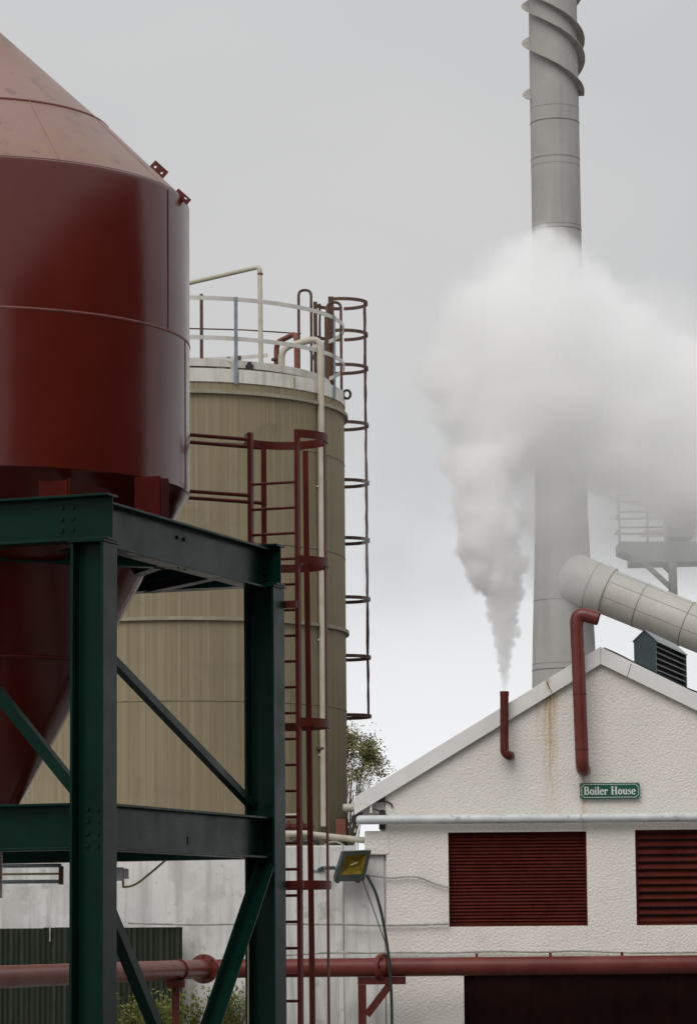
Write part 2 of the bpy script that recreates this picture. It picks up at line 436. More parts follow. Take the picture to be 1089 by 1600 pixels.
# bolt heads: front web of the front beam, near column, side beam ends
bm_ = MB()
def bolt(p, n, r=.017, h=.014):
    n = Vector(n); x = n.orthogonal().normalized(); y = n.cross(x)
    bm_.prism([p + (x * math.cos(k * math.pi / 3) + y * math.sin(k * math.pi / 3)) * r for k in range(6)], n * h)
for i in (0, 1):
    for j in range(3):
        bolt(fl(-.17 - .09 * i, -.0072, zt + .09 - .085 * j), -B)
for i in (0, 1):
    for j in range(4):
        bolt(fl(-.04 + .09 * i, -.0082, zl + .13 - .09 * j), -B)
for b0 in (.14, .2, 1.55, 1.68):
    for j in (0, 1):
        bolt(fl(.0072, b0, zt + .03 - .23 * j), A)
for j in range(5):
    bolt(fl(.019, LB - .07, zt + .04 - .055 * j), A); bolt(fl(.019, .07, zl + .1 - .055 * j), A)
    bolt(fl(.03, LB - .0072, zt + .1 - .055 * j), -B)
c_ = fl(.009, 1.75, z_at(308, 1320, 0, 1.75))
MB().box(c_ + UZ * .03, (.004, .006, .032), (A, B, UZ)).box(c_ + B * .03 + UZ * .004, (.004, .022, .006), (A, B, UZ)).build('clip', M['black'], frame)
bo = bm_.build('bolt_cluster', M['green'], frame, smooth=0); bo['kind'] = 'stuff'

# ------------------------------------------------------------------ red silo
SC = Vector((-3.05, 26.1, 0)); SR = 1.745
dx = P(296, 550, SC.y).x - (SC.x + SR * 1.0)
SC.x += dx
zs1 = PZ(297, 316, SC.y); zs0 = PZ(294, 772, SC.y)
zap = zs1 + SR * .93
zh = zs0 - SR * 1.83
silo = thing('red_silo', 'big glossy dark red silo with conical roof and hopper on the green steel frame', 'silo', (SC.x, SC.y, zh))
zseam = PZ(296, 540, SC.y)
sh = MB().lathe(SC, [(SR, zs0), (SR, zseam - .004), (SR - .006, zseam - .003), (SR - .006, zseam + .003), (SR, zseam + .004), (SR, zs1 - .05), (SR - .012, zs1 - .018), (SR - .04, zs1)], 160).build('shell', M['silo'], silo)
MB().lathe(SC, [(SR + .002, zseam - .011), (SR + .006, zseam), (SR + .002, zseam + .011)], 160).build('weld_seam', M['weld'], sh)
for a in (67, -70, 165):
    rr = math.radians(a)
    p = SC + Vector((SR * math.sin(rr), -SR * math.cos(rr), 0))
    MB().tube([p + UZ * zseam, p + UZ * (zs1 - .05)], .006, 6).build('weld_seam', M['silo_trim'], sh)
rr = math.radians(81)
p = SC + Vector((SR * math.sin(rr), -SR * math.cos(rr), 0))
MB().tube([p + UZ * zs0, p + UZ * zseam], .005, 6).build('weld_seam', M['silo_trim'], sh)
cone = MB().lathe(SC, [(SR - .038, zs1 + .002), (SR * .62, zs1 + SR * .93 * .385), (SR * .61, zs1 + SR * .93 * .39), (.12, zap - .11), (.12, zap + .05), (.0001, zap + .05)], 160).build('cone_roof', M['cone'], silo)
rj = SR * .62
MB().lathe(SC, [(rj + .002, zs1 + SR * .93 * .378), (rj + .006, zs1 + SR * .93 * .386), (rj - .012, zs1 + SR * .93 * .396)], 160).build('roof_seam', M['silo_trim'], cone)
for a in (-28, 28, 66, 100):
    rr = math.radians(a); d = Vector((math.sin(rr), -math.cos(rr), 0))
    MB().tube([SC + d * (SR - .05) + UZ * (zs1 + .013), SC + d * rj + UZ * (zs1 + SR * .93 * .385)], .006, 5).build('roof_seam', M['cone'], cone)
hop = MB().lathe(SC, [(SR, zs0), (SR - .02, zs0 - .012), (.22, zh + .22 * 1.83), (.22, zh - .1)], 128).build('hopper', M['silo'], silo)
rh = SR * .56
MB().lathe(SC, [(rh + .006, zs0 - (SR - rh) * 1.83 + .01), (rh + .009, zs0 - (SR - rh) * 1.83), (rh - .004, zs0 - (SR - rh) * 1.83 - .015)], 128).build('hopper_seam', M['silo_trim'], hop)
# support brackets on the four beams: two cheek plates running in to the hopper, closed by an outer plate
zbt = zt + hb / 2
cfA = (SC - O).dot(A); cfB = (SC - O).dot(B)
def bracket(c, along, outd, wd, depth, ztop_, zb):
    k = MB(); zm = (ztop_ + zb) / 2; hh = (ztop_ - zb) / 2
    for s in (-1, 1):
        k.box(c + along * s * wd - outd * (depth / 2) + UZ * zm, (.006, depth / 2, hh), (along, outd, UZ))
    k.box(c + outd * .006 + UZ * (zm - .008), (wd - .007, .005, hh - .008), (along, outd, UZ))
    k.box(c - outd * .08 + UZ * (zb + .006), (wd + .02, .10, .006), (along, outd, UZ))
    return k.build('support_bracket', M['bracket'], silo)
bracket(fl(.03, 1.24, 0), B, A, .075, .22, zs0 - .03, zbt - .033)
for q in (-2.6, -.355):
    bracket(fl(q, .05, 0), A, -B, .122, .75, zbt + .15, zbt + .002)
bracket(fl(-LB - .03, 1.7, 0), B, -A, .12, .4, zs0 - .05, zbt - .033)
bracket(fl(-LB / 2, LB - .05, 0), A, B, .12, .5, zs0 - .05, zbt + .002)
# lifting lugs with real bolt holes
def lug(corners, Y, th, holes):
    c = [P(x, y, Y) for x, y in corners]       # left, top, right, bottom
    k = MB(); n = len(holes); dY = Vector((0, th, 0))
    for i in range(n):
        u0, u1 = i / n, (i + 1) / n
        def q(u, v): return (c[0] * (1 - u) + c[3] * u) * (1 - v) + (c[1] * (1 - u) + c[2] * u) * v
        def uv(u, v): return q(u0 + (u1 - u0) * u, v)
        inner, outer = [], []
        hu, hv, hr = holes[i]
        for j in range(12):
            t = j * math.pi / 6 + math.pi / 12
            inner.append(uv(hu + hr * math.cos(t) * (n if n > 1 else 1) * .8, hv + hr * math.sin(t)))
            sc = 1 / max(abs(math.cos(t)), abs(math.sin(t)))
            outer.append(uv(.5 + .5 * math.cos(t) * sc if abs(math.cos(t)) * sc < .99 else (.5 + .5 * math.copysign(1, math.cos(t))), .5 + .5 * math.sin(t) * sc if abs(math.sin(t)) * sc < .99 else (.5 + .5 * math.copysign(1, math.sin(t)))))
        # corners of the square are kept by snapping the nearest ring points
        for cu, cv in ((0, 0), (1, 0), (1, 1), (0, 1)):
            pc = uv(cu, cv); jn = min(range(12), key=lambda j: (outer[j] - pc).length); outer[jn] = pc
        vs_ = outer + inner + [p + dY for p in outer] + [p + dY for p in inner]
        fs = []
        for j in range(12):
            j2 = (j + 1) % 12
            fs += [(j, j2, 12 + j2, 12 + j), (24 + j, 36 + j, 36 + j2, 24 + j2), (12 + j, 12 + j2, 36 + j2, 36 + j), (j, 24 + j, 24 + j2, j2)]
        k.add(vs_, fs)
    return k.build('lifting_lug', M['silo_trim'], silo, smooth=0)
lug([(228.8, 264), (243, 249.4), (263, 267.6), (248.5, 284.4)], 26.0, .022, [(.5, .62, .11), (.5, .62, .1)])
lug([(273, 300), (278.8, 293.5), (298.5, 311), (291.8, 319)], 25.75, .022, [(.7, .6, .14)])

# ------------------------------------------------------------------ red caged ladder beside the silo
LZ = 27.3
lr = P(465.5, 900, LZ); lr = Vector((lr.x, LZ, 0))
lw = .435
ll = lr - A * lw
lz1 = PZ(465, 671, LZ)
lad = thing('caged_ladder', 'dark red ladder with round safety cage beside the green frame column', 'ladder', (lr + ll) / 2)
for p in (ll, lr):
    MB().box(p + UZ * ((lz1 + .0) / 2), (.017, .03, lz1 / 2), (A, B, UZ)).build('stile', M['ladder'], lad, bevel=.002)
z = PZ(440, 753, LZ)
while z > .2:
    MB().tube([ll + UZ * z, lr + UZ * z], .0125, 8).build('rung', M['ladder'], lad); z -= .2215
hr_ = .362
hc = (lr + ll) / 2 + B * math.sqrt(hr_ ** 2 - (lw / 2) ** 2)
for i, yy in enumerate((673, 870, 1124, 1379)):
    zc = PZ(465, yy + 4, LZ)
    a0 = math.asin(lw / 2 / hr_)
    pts = [hc + (A * math.sin(t) - B * math.cos(t)) * hr_ + UZ * zc for t in [a0 + (2 * math.pi - 2 * a0) * k / 40 for k in range(41)]]
    MB().bar(pts, .036, .006).build('hoop', M['ladder'], lad)
zb_ = PZ(465, 1700, LZ)
for k, t in enumerate((math.radians(97), math.radians(172), math.radians(236))):
    p = hc + (A * math.sin(t) - B * math.cos(t)) * (hr_ - .014)
    tn = (A * math.cos(t) + B * math.sin(t))
    nn = (A * math.sin(t) - B * math.cos(t))
    zz = [lz1 - .09, 1.2, .9, .6] if k == 1 else [lz1 - .02, 1.0, .5, .45]
    MB().bar([p + UZ * q + (A * (.03 if (k == 1 and q < 1.3) else 0)) for q in zz], .026, .006, up=tn).build('strap', M['ladder'], lad)
# stays tying the ladder head to the silo
for yy in (679, 767):
    for j, dpt in enumerate((0, .5)):
        zc = PZ(388, yy, LZ) - .02
        p0 = ll + B * dpt + UZ * zc
        if j: p0 = p0 - A * .075
        tgt = SC + Vector((math.sin(math.radians(122 + 12 * j)), -math.cos(math.radians(122 + 12 * j)), 0)) * (SR - .02) + UZ * (zc)
        MB().tube([p0, tgt], .017, 10).build('stay', M['ladder'], lad)
MB().box(fl(.12, LB + .2, PZ(455, 949, LZ)), (.10, .02, .03), (A, B, UZ)).build('wall_stay', M['ladder'], lad)
MB().box((lr + fl(.08, LB + .13, 0)) / 2 + UZ * PZ(455, 1383, LZ), (.12, .02, .03), (A, B, UZ)).build('wall_stay', M['ladder'], lad)

# ------------------------------------------------------------------ plinth / bund wall below the tank
YB = 45.35
wx0 = P(-220, 1400, YB).x; wx1 = P(537, 1400, YB).x
zbw = PZ(480, 1322, YB)
YT = 48.0
TR = 262 / F * YT
TC = Vector((P(279.5, 950, YT).x, YT, 0))
bund = MB()
bund.span((wx0, YB, 0), (wx1, YB + 6.2, zbw))
bw = tag(bund.build('tank_plinth', M['bund'], smooth=0, bevel=.02), 'long stained white painted concrete base wall under the tan tank', 'wall')
pier = thing('concrete_pier', 'stained smooth white pier with roughcast cap block between tank base and boiler house', 'pier', (P(575, 1400, 45.1).x, 45.1, 0))
px0, px1 = P(537, 1400, 45.1).x + .004, P(613, 1400, 45.1).x
zp1 = PZ(590, 1337, 45.1)
MB().span((px0, 45.06, 0), (px1 - .11, 46.2, zp1)).build('shaft', M['bund'], pier, smooth=0, bevel=.01)
MB().span((px1 - .107, 45.09, 0), (px1 - .004, 46.2, zp1)).build('shaft_strip', M['bund'], pier, smooth=0, bevel=.01)
MB().span((P(570, 1320, 45).x, 44.99, zp1 + .003), (P(608, 1320, 45).x, 45.6, PZ(590, 1299, 45))).build('cap_block', M['wall'], pier, smooth=0, bevel=.015)

# ------------------------------------------------------------------ tan storage tank
zb = zbw
fr = YT - TR
zring = PZ(300, 611, fr); zmid = PZ(326, 966, fr); zse1 = PZ(360, 844, fr); zse2 = PZ(300, 1095, fr)
zw0 = PZ(300, 595, fr); zw1 = PZ(300, 574, fr)
tank = thing('storage_tank', 'tall weathered tan cylindrical tank with rust streaks and white rim on concrete base', 'tank', (TC.x, TC.y, zb))
tsh = MB().lathe(TC, [(TR, zb), (TR, zw0 + .12)], 160).build('shell', M['tank'], tank)
MB().lathe(TC, [(TR - .02, zring - .025), (TR + .06, zring - .025), (TR + .06, zring + .025), (TR - .02, zring + .025)], 160, close=True).build('top_flange', M['tank_flange'], tank, smooth=20)
MB().lathe(TC, [(TR - .02, zmid - .025), (TR + .05, zmid - .025), (TR + .05, zmid + .025), (TR - .02, zmid + .025)], 160, close=True).build('middle_flange', M['tank_flange'], tank, smooth=20)
for zz in (zse1, zse2, (zring + zse1) / 2 + .35):
    MB().lathe(TC, [(TR + .001, zz - .012), (TR + .007, zz), (TR + .001, zz + .012)], 160).build('weld_seam', M['tank_seam'], tsh)
# fascia in separate plates
npl = 16
for i in range(npl):
    a0 = 2 * math.pi * i / npl + .012; a1 = 2 * math.pi * (i + 1) / npl - .003
    MB().lathe(TC, [(TR + .0, zw0), (TR + .018, zw0), (TR + .018, zw1), (TR + .0, zw1)], 12, a0, a1, close=True).build('rim_plate', M['fascia'], tank, smooth=20)
zk1 = PZ(300, 560, fr + .25)
MB().lathe(TC, [(TR - .02, zw0 + .115), (TR - .25, zw0 + .13), (.01, zw0 + .4)], 96).build('roof', M['tank_seam'], tank)
MB().lathe(TC, [(TR - .22, zk1 - .11), (TR - .20, zk1 - .11), (TR - .20, zk1), (TR - .22, zk1)], 120, close=True).build('roof_kerb', M['fascia'], tank, smooth=20)
MB().lathe(TC, [(TR - .26, zw0 + .10), (TR - .24, zw0 + .10), (TR - .24, zk1 - .1), (TR - .26, zk1 - .1)], 120, close=True).build('kerb_upstand', M['mustard'], tank, smooth=20)
# manhole, flange, small vent on the roof
MB().lathe((P(340, 570, fr + .55).x, fr + .55, 0), [(.0, zw1 + .19), (.16, zw1 + .19), (.21, zw1 + .16), (.21, zw1 - .1)], 24).build('manhole_cover', M['pipe_cream'], tank)
q = P(366, 568, fr + .4)
MB().tube(arc_path([q + Vector((-.02, 0, -.2)), q + Vector((-.02, 0, .03)), q + Vector((-.16, 0, .03)), q + Vector((-.16, 0, -.2))], .06), .045, 12).build('breather', M['pipe_cream'], tank)
q = P(390, 572, fr + .35)
MB().tube([q - UZ * .2, q + UZ * .02], .06, 10).tube([q + UZ * .02, q + UZ * .06], .035, 8).build('valve', M['black'], tank)
# guard rail
RR = TR + .03 - .08
grd = MB().lathe(TC, [(RR + .02, zw1 - .02), (RR + .034, zw1 - .02), (RR + .034, zw1 + .002), (RR + .02, zw1 + .002)], 120, close=True).build('guard_rail', M['rail_white'], tank)
ztr = PZ(300, 464, fr); zmr = PZ(300, 526, fr)
g0, g1 = math.radians(127), math.radians(127 - 360 + 22)
for zz in (ztr, zmr):
    MB().bar(ring_pts((TC.x, TC.y, zz), RR + .06, g0, g1, 120), .03, .006).build('rail', M['rail_white'], grd)
def tank_phi(px, R): return math.asin(max(-1, min(1, (px - 279.5) / F * YT / R)))
post_phi = [tank_phi(376, RR), tank_phi(524, RR + .05)]
for ph, dk in [(post_phi[0], 0), (post_phi[1], 0), (math.radians(118), 0), (math.pi - tank_phi(348, RR), 0), (math.pi - tank_phi(366, RR), 1), (math.radians(-18), 0), (math.radians(-55), 0), (math.radians(-95), 0), (math.radians(-140), 0), (math.radians(-170), 1)]:
    p = Vector((TC.x + (RR + .048) * math.sin(ph), TC.y - (RR + .048) * math.cos(ph), 0))
    rad_ = Vector((math.sin(ph), -math.cos(ph), 0)); tn = Vector((math.cos(ph), math.sin(ph), 0))
    if dk == 0 and abs(ph) < 1.6: p = p + rad_ * .04
    MB().box(p + UZ * ((zw0 - .02 + ztr + .03) / 2), (.027, .004, (ztr + .05 - zw0) / 2), (tn, rad_, UZ)).build('post', M['rust'] if dk else M['galv'], grd)
# tall dark stanchion and thin rod at the far side of the roof
pq = P(315, 565, YT + .9)
zz1 = PZ(315, 459, YT + .9)
MB().tube([Vector((pq.x, pq.y, zw0)), Vector((pq.x, pq.y, zz1))], .026, 10).build('stanchion', M['rust'], tank)
MB().tube([P(200, 512, YT + 1.2), P(300, 513, YT + 1.2), P(380, 515, YT + 1.0), P(470, 521, YT + .6)], .011, 6).build('tie_rod', M['rust'], tank)
MB().lathe((P(541, 616, YT - .1).x, 0, 0), [], 3) if False else None
lr_c = P(542, 616, YT - .3)
MB().tube([lr_c + Vector((.055 * math.cos(t), 0, .065 * math.sin(t))) for t in [2 * math.pi * k / 16 for k in range(17)]], .02, 8, caps=False).build('lifting_eye', M['black'], tank)
# nozzles and plates at the base of the shell
for x0, x1, y0, y1 in ((524, 541, 1283, 1308),):
    c_ = P((x0 + x1) / 2, (y0 + y1) / 2, YT - TR + .75)
    MB().box(c_, (.07, .02, .14)).build('base_bracket', M['rust_red'], tank)
c_ = P(458, 1293, 46.1)
MB().tube([c_ + Vector((-.25, 0, 0)), c_ + Vector((.3, 0, 0))], .05, 10).tube([c_ + Vector((-.08, 0, 0)), c_ + Vector((-.05, 0, 0))], .1, 12).tube([c_ + Vector((.12, 0, 0)), c_ + Vector((.15, 0, 0))], .1, 12).tube([c_ + Vector((.05, .0, 0)), c_ + Vector((.05, .7, 0))], .05, 10).build('drain_valve', M['pipe_red_dark'], tank)
MB().span(P(478, 1172, 46.6) + Vector((0, -.03, 0)), P(506, 1168, 46.6) + Vector((0, .3, 0))).build('pipe_bracket', M['rust'], tank)

# tank pipes
def tube_thing(name, label, cat, pts, r, mt, bend=.15, flanges=(), n=16, group=None, part='pipe_run'):
    pts = [Vector(p) for p in pts]
    t = thing(name, label, cat, pts[0], group)
    path = arc_path(pts, bend)
    MB().tube(path, r, n).build(part, mt, t)
    return t
p_b = P(408, 575, 47.3)
vp = tube_thing('vent_pipe', 'thin cream vent pipe rising above the tank railing and bending away', 'pipe',
                [Vector((p_b.x, 47.3, zw0 + .13)), P(406, 416, 47.3), P(200, 464, 49.0)], .036, M['pipe_cream'], .09)
q = P(406.5, 421, 47.3); MB().tube([q - UZ * .05, q - UZ * .08], .043, 12).build('joint', M['rust_red'], vp)
p1_ = P(440, 590, 46.6); p2_ = P(440, 541, 46.6); p3_ = P(499, 529, 46.45); ph_ = tank_phi(502, TR)
Yd = YT - (TR + .09) * math.cos(ph_)
p3_ = P(500.5, 527, Yd); p4_ = Vector((P(501.5, 700, Yd).x, Yd, PZ(502, 1292, Yd)))
dp = tube_thing('down_pipe', 'cream downpipe hooking over the tank rim and running down its side', 'pipe',
                [Vector((p1_.x, p1_.y, zw0 + .1)), Vector((p1_.x, p1_.y, PZ(440, 543, 46.6))), p3_, p4_], .05, M['pipe_cream'], .17)
for yy in (1000, 760, 1180):
    c_ = Vector((p4_.x, Yd, PZ(502, yy, Yd)))
    MB().box(c_ + Vector((0, .03, 0)), (.07, .06, .012)).build('clip', M['pipe_cream'], dp)
r1 = P(432, 566, 48.0)
gp = tube_thing('gooseneck_pipe', 'red oxide gooseneck pipe on the tank roof behind the cream pipe', 'pipe',
                [Vector((r1.x, 48.0, zw0 + .3)), P(432, 535, 48.0), P(463, 520, 47.4), Vector((P(464.5, 580, 47.4).x, 47.4, zw0 + .1))], .041, M['rust_red'], .14)
MB().tube([Vector((r1.x, 48, PZ(432, 563, 48))), Vector((r1.x, 48, PZ(432, 560, 48)))], .08, 14).build('flange', M['rust'], gp)

ph2 = tank_phi(66, TR); Y2 = YT - (TR + .06) * math.cos(ph2)
tube_thing('tank_conduit', 'thin grey conduit running up the tan tank beside the red hopper', 'conduit', [Vector((P(66, 1230, Y2).x, Y2, zb)), Vector((P(66, 1230, Y2).x, Y2, PZ(66, 1206, Y2)))], .036, M['galv'])
# tank ladder with cage, standing at the far right of the shell
CC = Vector((P(534, 600, 49.5).x, 49.5, 0)); CR = 41.5 / F * 49.5
ztl = PZ(560, 470, 49.5)
tl = thing('caged_ladder', 'thin rust brown caged ladder clinging to the right side of the tan tank', 'ladder', (CC.x, CC.y, zb))
drd = (Vector((TC.x, TC.y, 0)) - CC).normalized()      # towards the tank
dtn = Vector((-drd.y, drd.x, 0))
hy = (474, 523, 576, 665, 755, 845, 937, 1028, 1120)
for i, yy in enumerate(hy):
    zc = PZ(556, yy, 49.5)
    s0 = math.asin(.23 / CR)
    pts = [CC + (drd * math.cos(t) + dtn * math.sin(t)) * CR + UZ * zc for t in [s0 + (2 * math.pi - 2 * s0) * k / 44 for k in range(45)]]
    if i < 2:
        # the upper hoops are cut open beside the gate
        MB().bar(pts[:31], .026, .008).build('hoop', M['rust'], tl)
        MB().bar(pts[31:], .026, .008).build('hoop', M['rust'], tl)
    else:
        MB().bar(pts, .026, .008).build('hoop', M['rust'], tl)
for ax in (math.radians(0), math.radians(150), math.radians(250)):
    p = CC + Vector((math.cos(ax), math.sin(ax), 0)) * (CR - .02)
    if ax == 0: p = CC + Vector((1, 0, 0)) * (CR - .04)
    zend = PZ(570, 1121, 49.5)
    pts = []
    nn = 40
    for k in range(nn + 1):
        zz = ztl + (zend - ztl) * k / nn
        pts.append(p + UZ * zz + Vector((random.uniform(-.004, .004), 0, 0)))
    MB().tube(pts, .021, 8, rad=[.021 + random.uniform(-.004, .005) for _ in pts]).build('upright', M['rust'], tl)
for s in (-1, 1):
    p = CC + drd * (CR * .82) + dtn * (.23 * s)
    MB().box(p + UZ * ((zb + ztl) / 2), (.012, .03, (ztl - zb) / 2), (dtn, drd, UZ)).build('stile', M['rust'], tl)
z = zb + .3
while z < zw1:
    MB().tube([CC + drd * (CR * .82) + dtn * .23 + UZ * z, CC + drd * (CR * .82) - dtn * .23 + UZ * z], .012, 8).build('rung', M['rust'], tl); z += .25
for (xa, xb, yt, Yh) in ((466.5, 486, 453, 49.6), (511, 532.5, 472, 48.4)):
    a_ = P(xa, yt, Yh); b_ = P(xb, yt, Yh)
    MB().tube(arc_path([Vector((a_.x, Yh, zw0 + .1)), Vector((a_.x, Yh, a_.z)), Vector((b_.x, Yh, a_.z)), Vector((b_.x, Yh, zw0 + .1))], .14, 8), .022, 10).build('handhold', M['rust'], tl)
c_ = P(502, 530, 48.5)
MB().box(Vector((P(510, 520, 48.5).x, 48.5, (zw0 + PZ(510, 500, 48.5)) / 2)), (.03, .03, (PZ(510, 490, 48.5) - zw0) / 2)).build('gate_post', M['rust'], tl)
MB().tube([P(485, 548, 48.9), P(497, 575, 48.6)], .018, 8).build('gate_stay', M['black'], tl)

# pipes and cables lying along the top of the plinth
tube_thing('plinth_pipe', 'pale dirty pipe lying along the top of the white plinth below the tank', 'pipe',
           [P(380, 1304, 45.6), P(478, 1303, 45.6), P(490, 1305, 45.6), P(572, 1314, 45.6)], .045, M['pipe_cream'], .2)
tag(MB().tube([P(445, 1262 + 12, 45.8), P(470, 1273, 45.8)], .016, 8).build('short_conduit', M['pipe_cream']), 'short pale conduit stub against the foot of the tan tank', 'conduit')
for k, (pts, mt) in enumerate((([(455, 1316), (465, 1311), (476, 1317), (488, 1312), (500, 1319)], 'black'),)):
    tag(MB().tube(arc_path([P(x, y, 45.5) for x, y in pts], .1), .035, 8).build('hose_bundle', M[mt]), 'dark crumpled hose lying on top of the white plinth', 'hose')
tag(MB().tube(arc_path([P(x, y, 45.45) for x, y in ((505, 1323), (518, 1315), (530, 1317), (541, 1325))], .2), .014, 8).build('looped_cable', M['cable_w']), 'grey cable looping over the plinth edge behind the floodlight', 'cable')
tube_thing('eave_pipe', 'short olive pipe running from the tank to the boiler house eave', 'pipe', [P(536, 1263, 46.8), P(568, 1263, 46.8)], .06, M['pipe_cream'], .1)

# ------------------------------------------------------------------ boiler house
def wx(px, py=1300): return P(px, py, YW).x
def wz(px, py): return PZ(px, py, YW)
xl, xr = wx(603, 1300), wx(1300, 1300)
xap = wx(937.5, 1010); zap_ = wz(937.5, 1016)
sl_l = (zap_ - wz(556, 1250)) / (xap - wx(556, 1250)); sl_r = .50
def roof_z(x): return zap_ - (xap - x) * sl_l if x < xap else zap_ - (x - xap) * sl_r
house = thing('boiler_house', 'white roughcast boiler house with gabled front and pale barge boards', 'building', (xap, YW, 0))
h1 = (wx(701, 1375), wx(917.5, 1375), wz(810, 1448), wz(810, 1300.5))
h2 = (wx(993.5, 1375), wx(1215, 1375), wz(1030, 1446.5), wz(1030, 1297))
dr = (wx(725, 1550), wx(1250, 1550), 0.0, wz(850, 1518))
def wall_front(holes, x0, x1, y, th):
    X = sorted({x0, x1, xap} | {v for h in holes for v in h[:2]})
    k = MB()
    for i in range(len(X) - 1):
        a, b = X[i], X[i + 1]
        hs_ = sorted([h for h in holes if h[0] <= a + 1e-6 and h[1] >= b - 1e-6], key=lambda h: h[2])
        z = 0.0
        for h in hs_:
            if h[2] > z + 1e-6: k.add([(a, y, z), (b, y, z), (b, y, h[2]), (a, y, h[2])], [(0, 1, 2, 3)])
            z = h[3]
        k.add([(a, y, z), (b, y, z), (b, y, roof_z(b)), (a, y, roof_z(a))], [(0, 1, 2, 3)])
    for h in holes:      # reveals
        a, b, z0, z1 = h
        k.add([(a, y, z0), (a, y + th, z0), (a, y + th, z1), (a, y, z1)], [(0, 1, 2, 3)])
        k.add([(b, y, z0), (b, y, z1), (b, y + th, z1), (b, y + th, z0)], [(0, 1, 2, 3)])
        k.add([(a, y, z1), (a, y + th, z1), (b, y + th, z1), (b, y, z1)], [(0, 1, 2, 3)])
        if z0 > 0: k.add([(a, y, z0), (b, y, z0), (b, y + th, z0), (a, y + th, z0)], [(0, 1, 2, 3)])
    yb = y + 9
    k.add([(x0, y, 0), (x0, y, roof_z(x0)), (x0, yb, roof_z(x0)), (x0, yb, 0)], [(0, 1, 2, 3)])
    k.add([(x1, y, 0), (x1, yb, 0), (x1, yb, roof_z(x1)), (x1, y, roof_z(x1))], [(0, 1, 2, 3)])
    k.add([(x0, yb, 0), (x0, yb, roof_z(x0)), (xap, yb, zap_), (x1, yb, roof_z(x1)), (x1, yb, 0)], [(0, 1, 2, 3, 4)])
    return k
wall_front([h1, h2, dr], xl, xr, YW, .13).build('wall', M['wall'], house, smooth=0, recalc=False)
# roof slopes
xe_l, xe_r = wx(553, 1250), wx(1330, 1250)
for xa, xb in ((xe_l, xap), (xap, xe_r)):
    nrm = Vector((0, 0, .03))
    zo = -.02
    pts = [(xa, YW - .045, roof_z(xa) + zo), (xb, YW - .045, roof_z(xb) + zo), (xb, YW + 9.2, roof_z(xb) + zo), (xa, YW + 9.2, roof_z(xa) + zo)]
    MB().prism(pts, (0, 0, .035)).build('roof_slope', M['roof'], house, smooth=0)
# barge boards in separate lengths, with small joints
bh = .245
def barge(xa, xb, cut_a=0, cut_b=0):
    k = MB(); y = YW - .085
    sl = (roof_z(xb) - roof_z(xa)) / (xb - xa)
    za, zb2 = roof_z(xa) + .04, roof_z(xb) + .04
    poly = [(xa + cut_a, y, za - bh + cut_a * sl), (xb + cut_b, y, zb2 - bh + cut_b * sl), (xb, y, zb2), (xa, y, za)]
    k.prism(poly, (0, .035, 0))
    return k.build('barge_board', M['barge'], house, smooth=0, bevel=.004)
xj = wx(852, 1065); xj2 = wx(987, 1055)
j = .004
barge(xe_l, xj - j, .0, .09); barge(xj + j, xap - .002, .09, 0); barge(xap + .002, xj2 - j, 0, -.07); barge(xj2 + j, xe_r, -.07, 0)
# soffit return below the left eave with its trim
MB().prism([(xe_l + .02, YW - .045, roof_z(xe_l) + .02), (xl + .25, YW - .045, roof_z(xl + .25) + .02), (xl + .25, YW - .045, roof_z(xl + .25) - .16), (xe_l + .02, YW - .045, roof_z(xe_l) - .16)], (0, .04, 0)).build('soffit_board', M['barge'], house, smooth=0)
MB().span((wx(567, 1260), YW + .05, wz(580, 1272)), (xl - .004, YW + .6, wz(580, 1254))).build('eave_box', M['bund'], house, smooth=0)
MB().span((wx(578, 1260), YW - .06, wz(580, 1271)), (wx(581, 1260), YW + .049, wz(580, 1245))).build('eave_trim', M['barge'], house, smooth=0)
MB().span((wx(592, 1275), YW - .035, wz(592, 1297)), (wx(602, 1275), YW - .002, wz(592, 1267))).build('pipe_clamp', M['black'], house, smooth=0)
# louvres
def louvre(h, n, tilt, depth, label=None, edge=.02):
    a, b, z0, z1 = h
    y = YW + .075
    fr_ = MB()
    e = edge
    fr_.span((a + .003, y - .01, z0 + .003), (a + e, y + .05, z1 - .003)).span((b - e, y - .01, z0 + .003), (b - .003, y + .05, z1 - .003))
    fr_.span((a + e + .001, y - .012, z0 + .003), (b - e - .001, y + .05, z0 + e)).span((a + e + .001, y - .008, z1 - e), (b - e - .001, y + .05, z1 - .003))
    f_ = fr_.build('louvre', M['lv'], house, smooth=0)
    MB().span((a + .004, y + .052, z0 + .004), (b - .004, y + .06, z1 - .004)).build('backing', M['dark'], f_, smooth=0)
    st = (z1 - z0 - 2 * e) / n
    rnd = random.Random(3)
    for i in range(n):
        zc = z0 + e + st * (i + .5)
        ta = tilt + rnd.uniform(-.05, .05)
        Yx = Vector((0, math.cos(ta), math.sin(ta))); Zx = Vector((0, -math.sin(ta), math.cos(ta)))
        MB().box((((a + b) / 2), y + .022 + rnd.uniform(-.002, .002), zc), ((b - a) / 2 - e - .002, depth, .004), (Vector((1, 0, 0)), Yx, Zx)).build('slat', M['lv'], f_, smooth=0)
    return f_
louvre(h1, 27, math.radians(50), .027)
louvre(h2, 12, math.radians(52), .05, edge=.035)
# loose slat end sticking out of the first louvre
# dark service door below the pipe
dd = MB(); y = YW + .1
dd.span((dr[0] + .005, y, 0.003), (dr[1] - .005, y + .04, dr[3] - .003))
do = dd.build('door', M['door_dk'], house, smooth=0)
for i in range(12):
    xx = dr[0] + .1 + i * .4
    if xx < dr[1] - .1: MB().span((xx, y - .012, .05), (xx + .03, y - .001, dr[3] - .02)).build('batten', M['door_dk'], do, smooth=0)

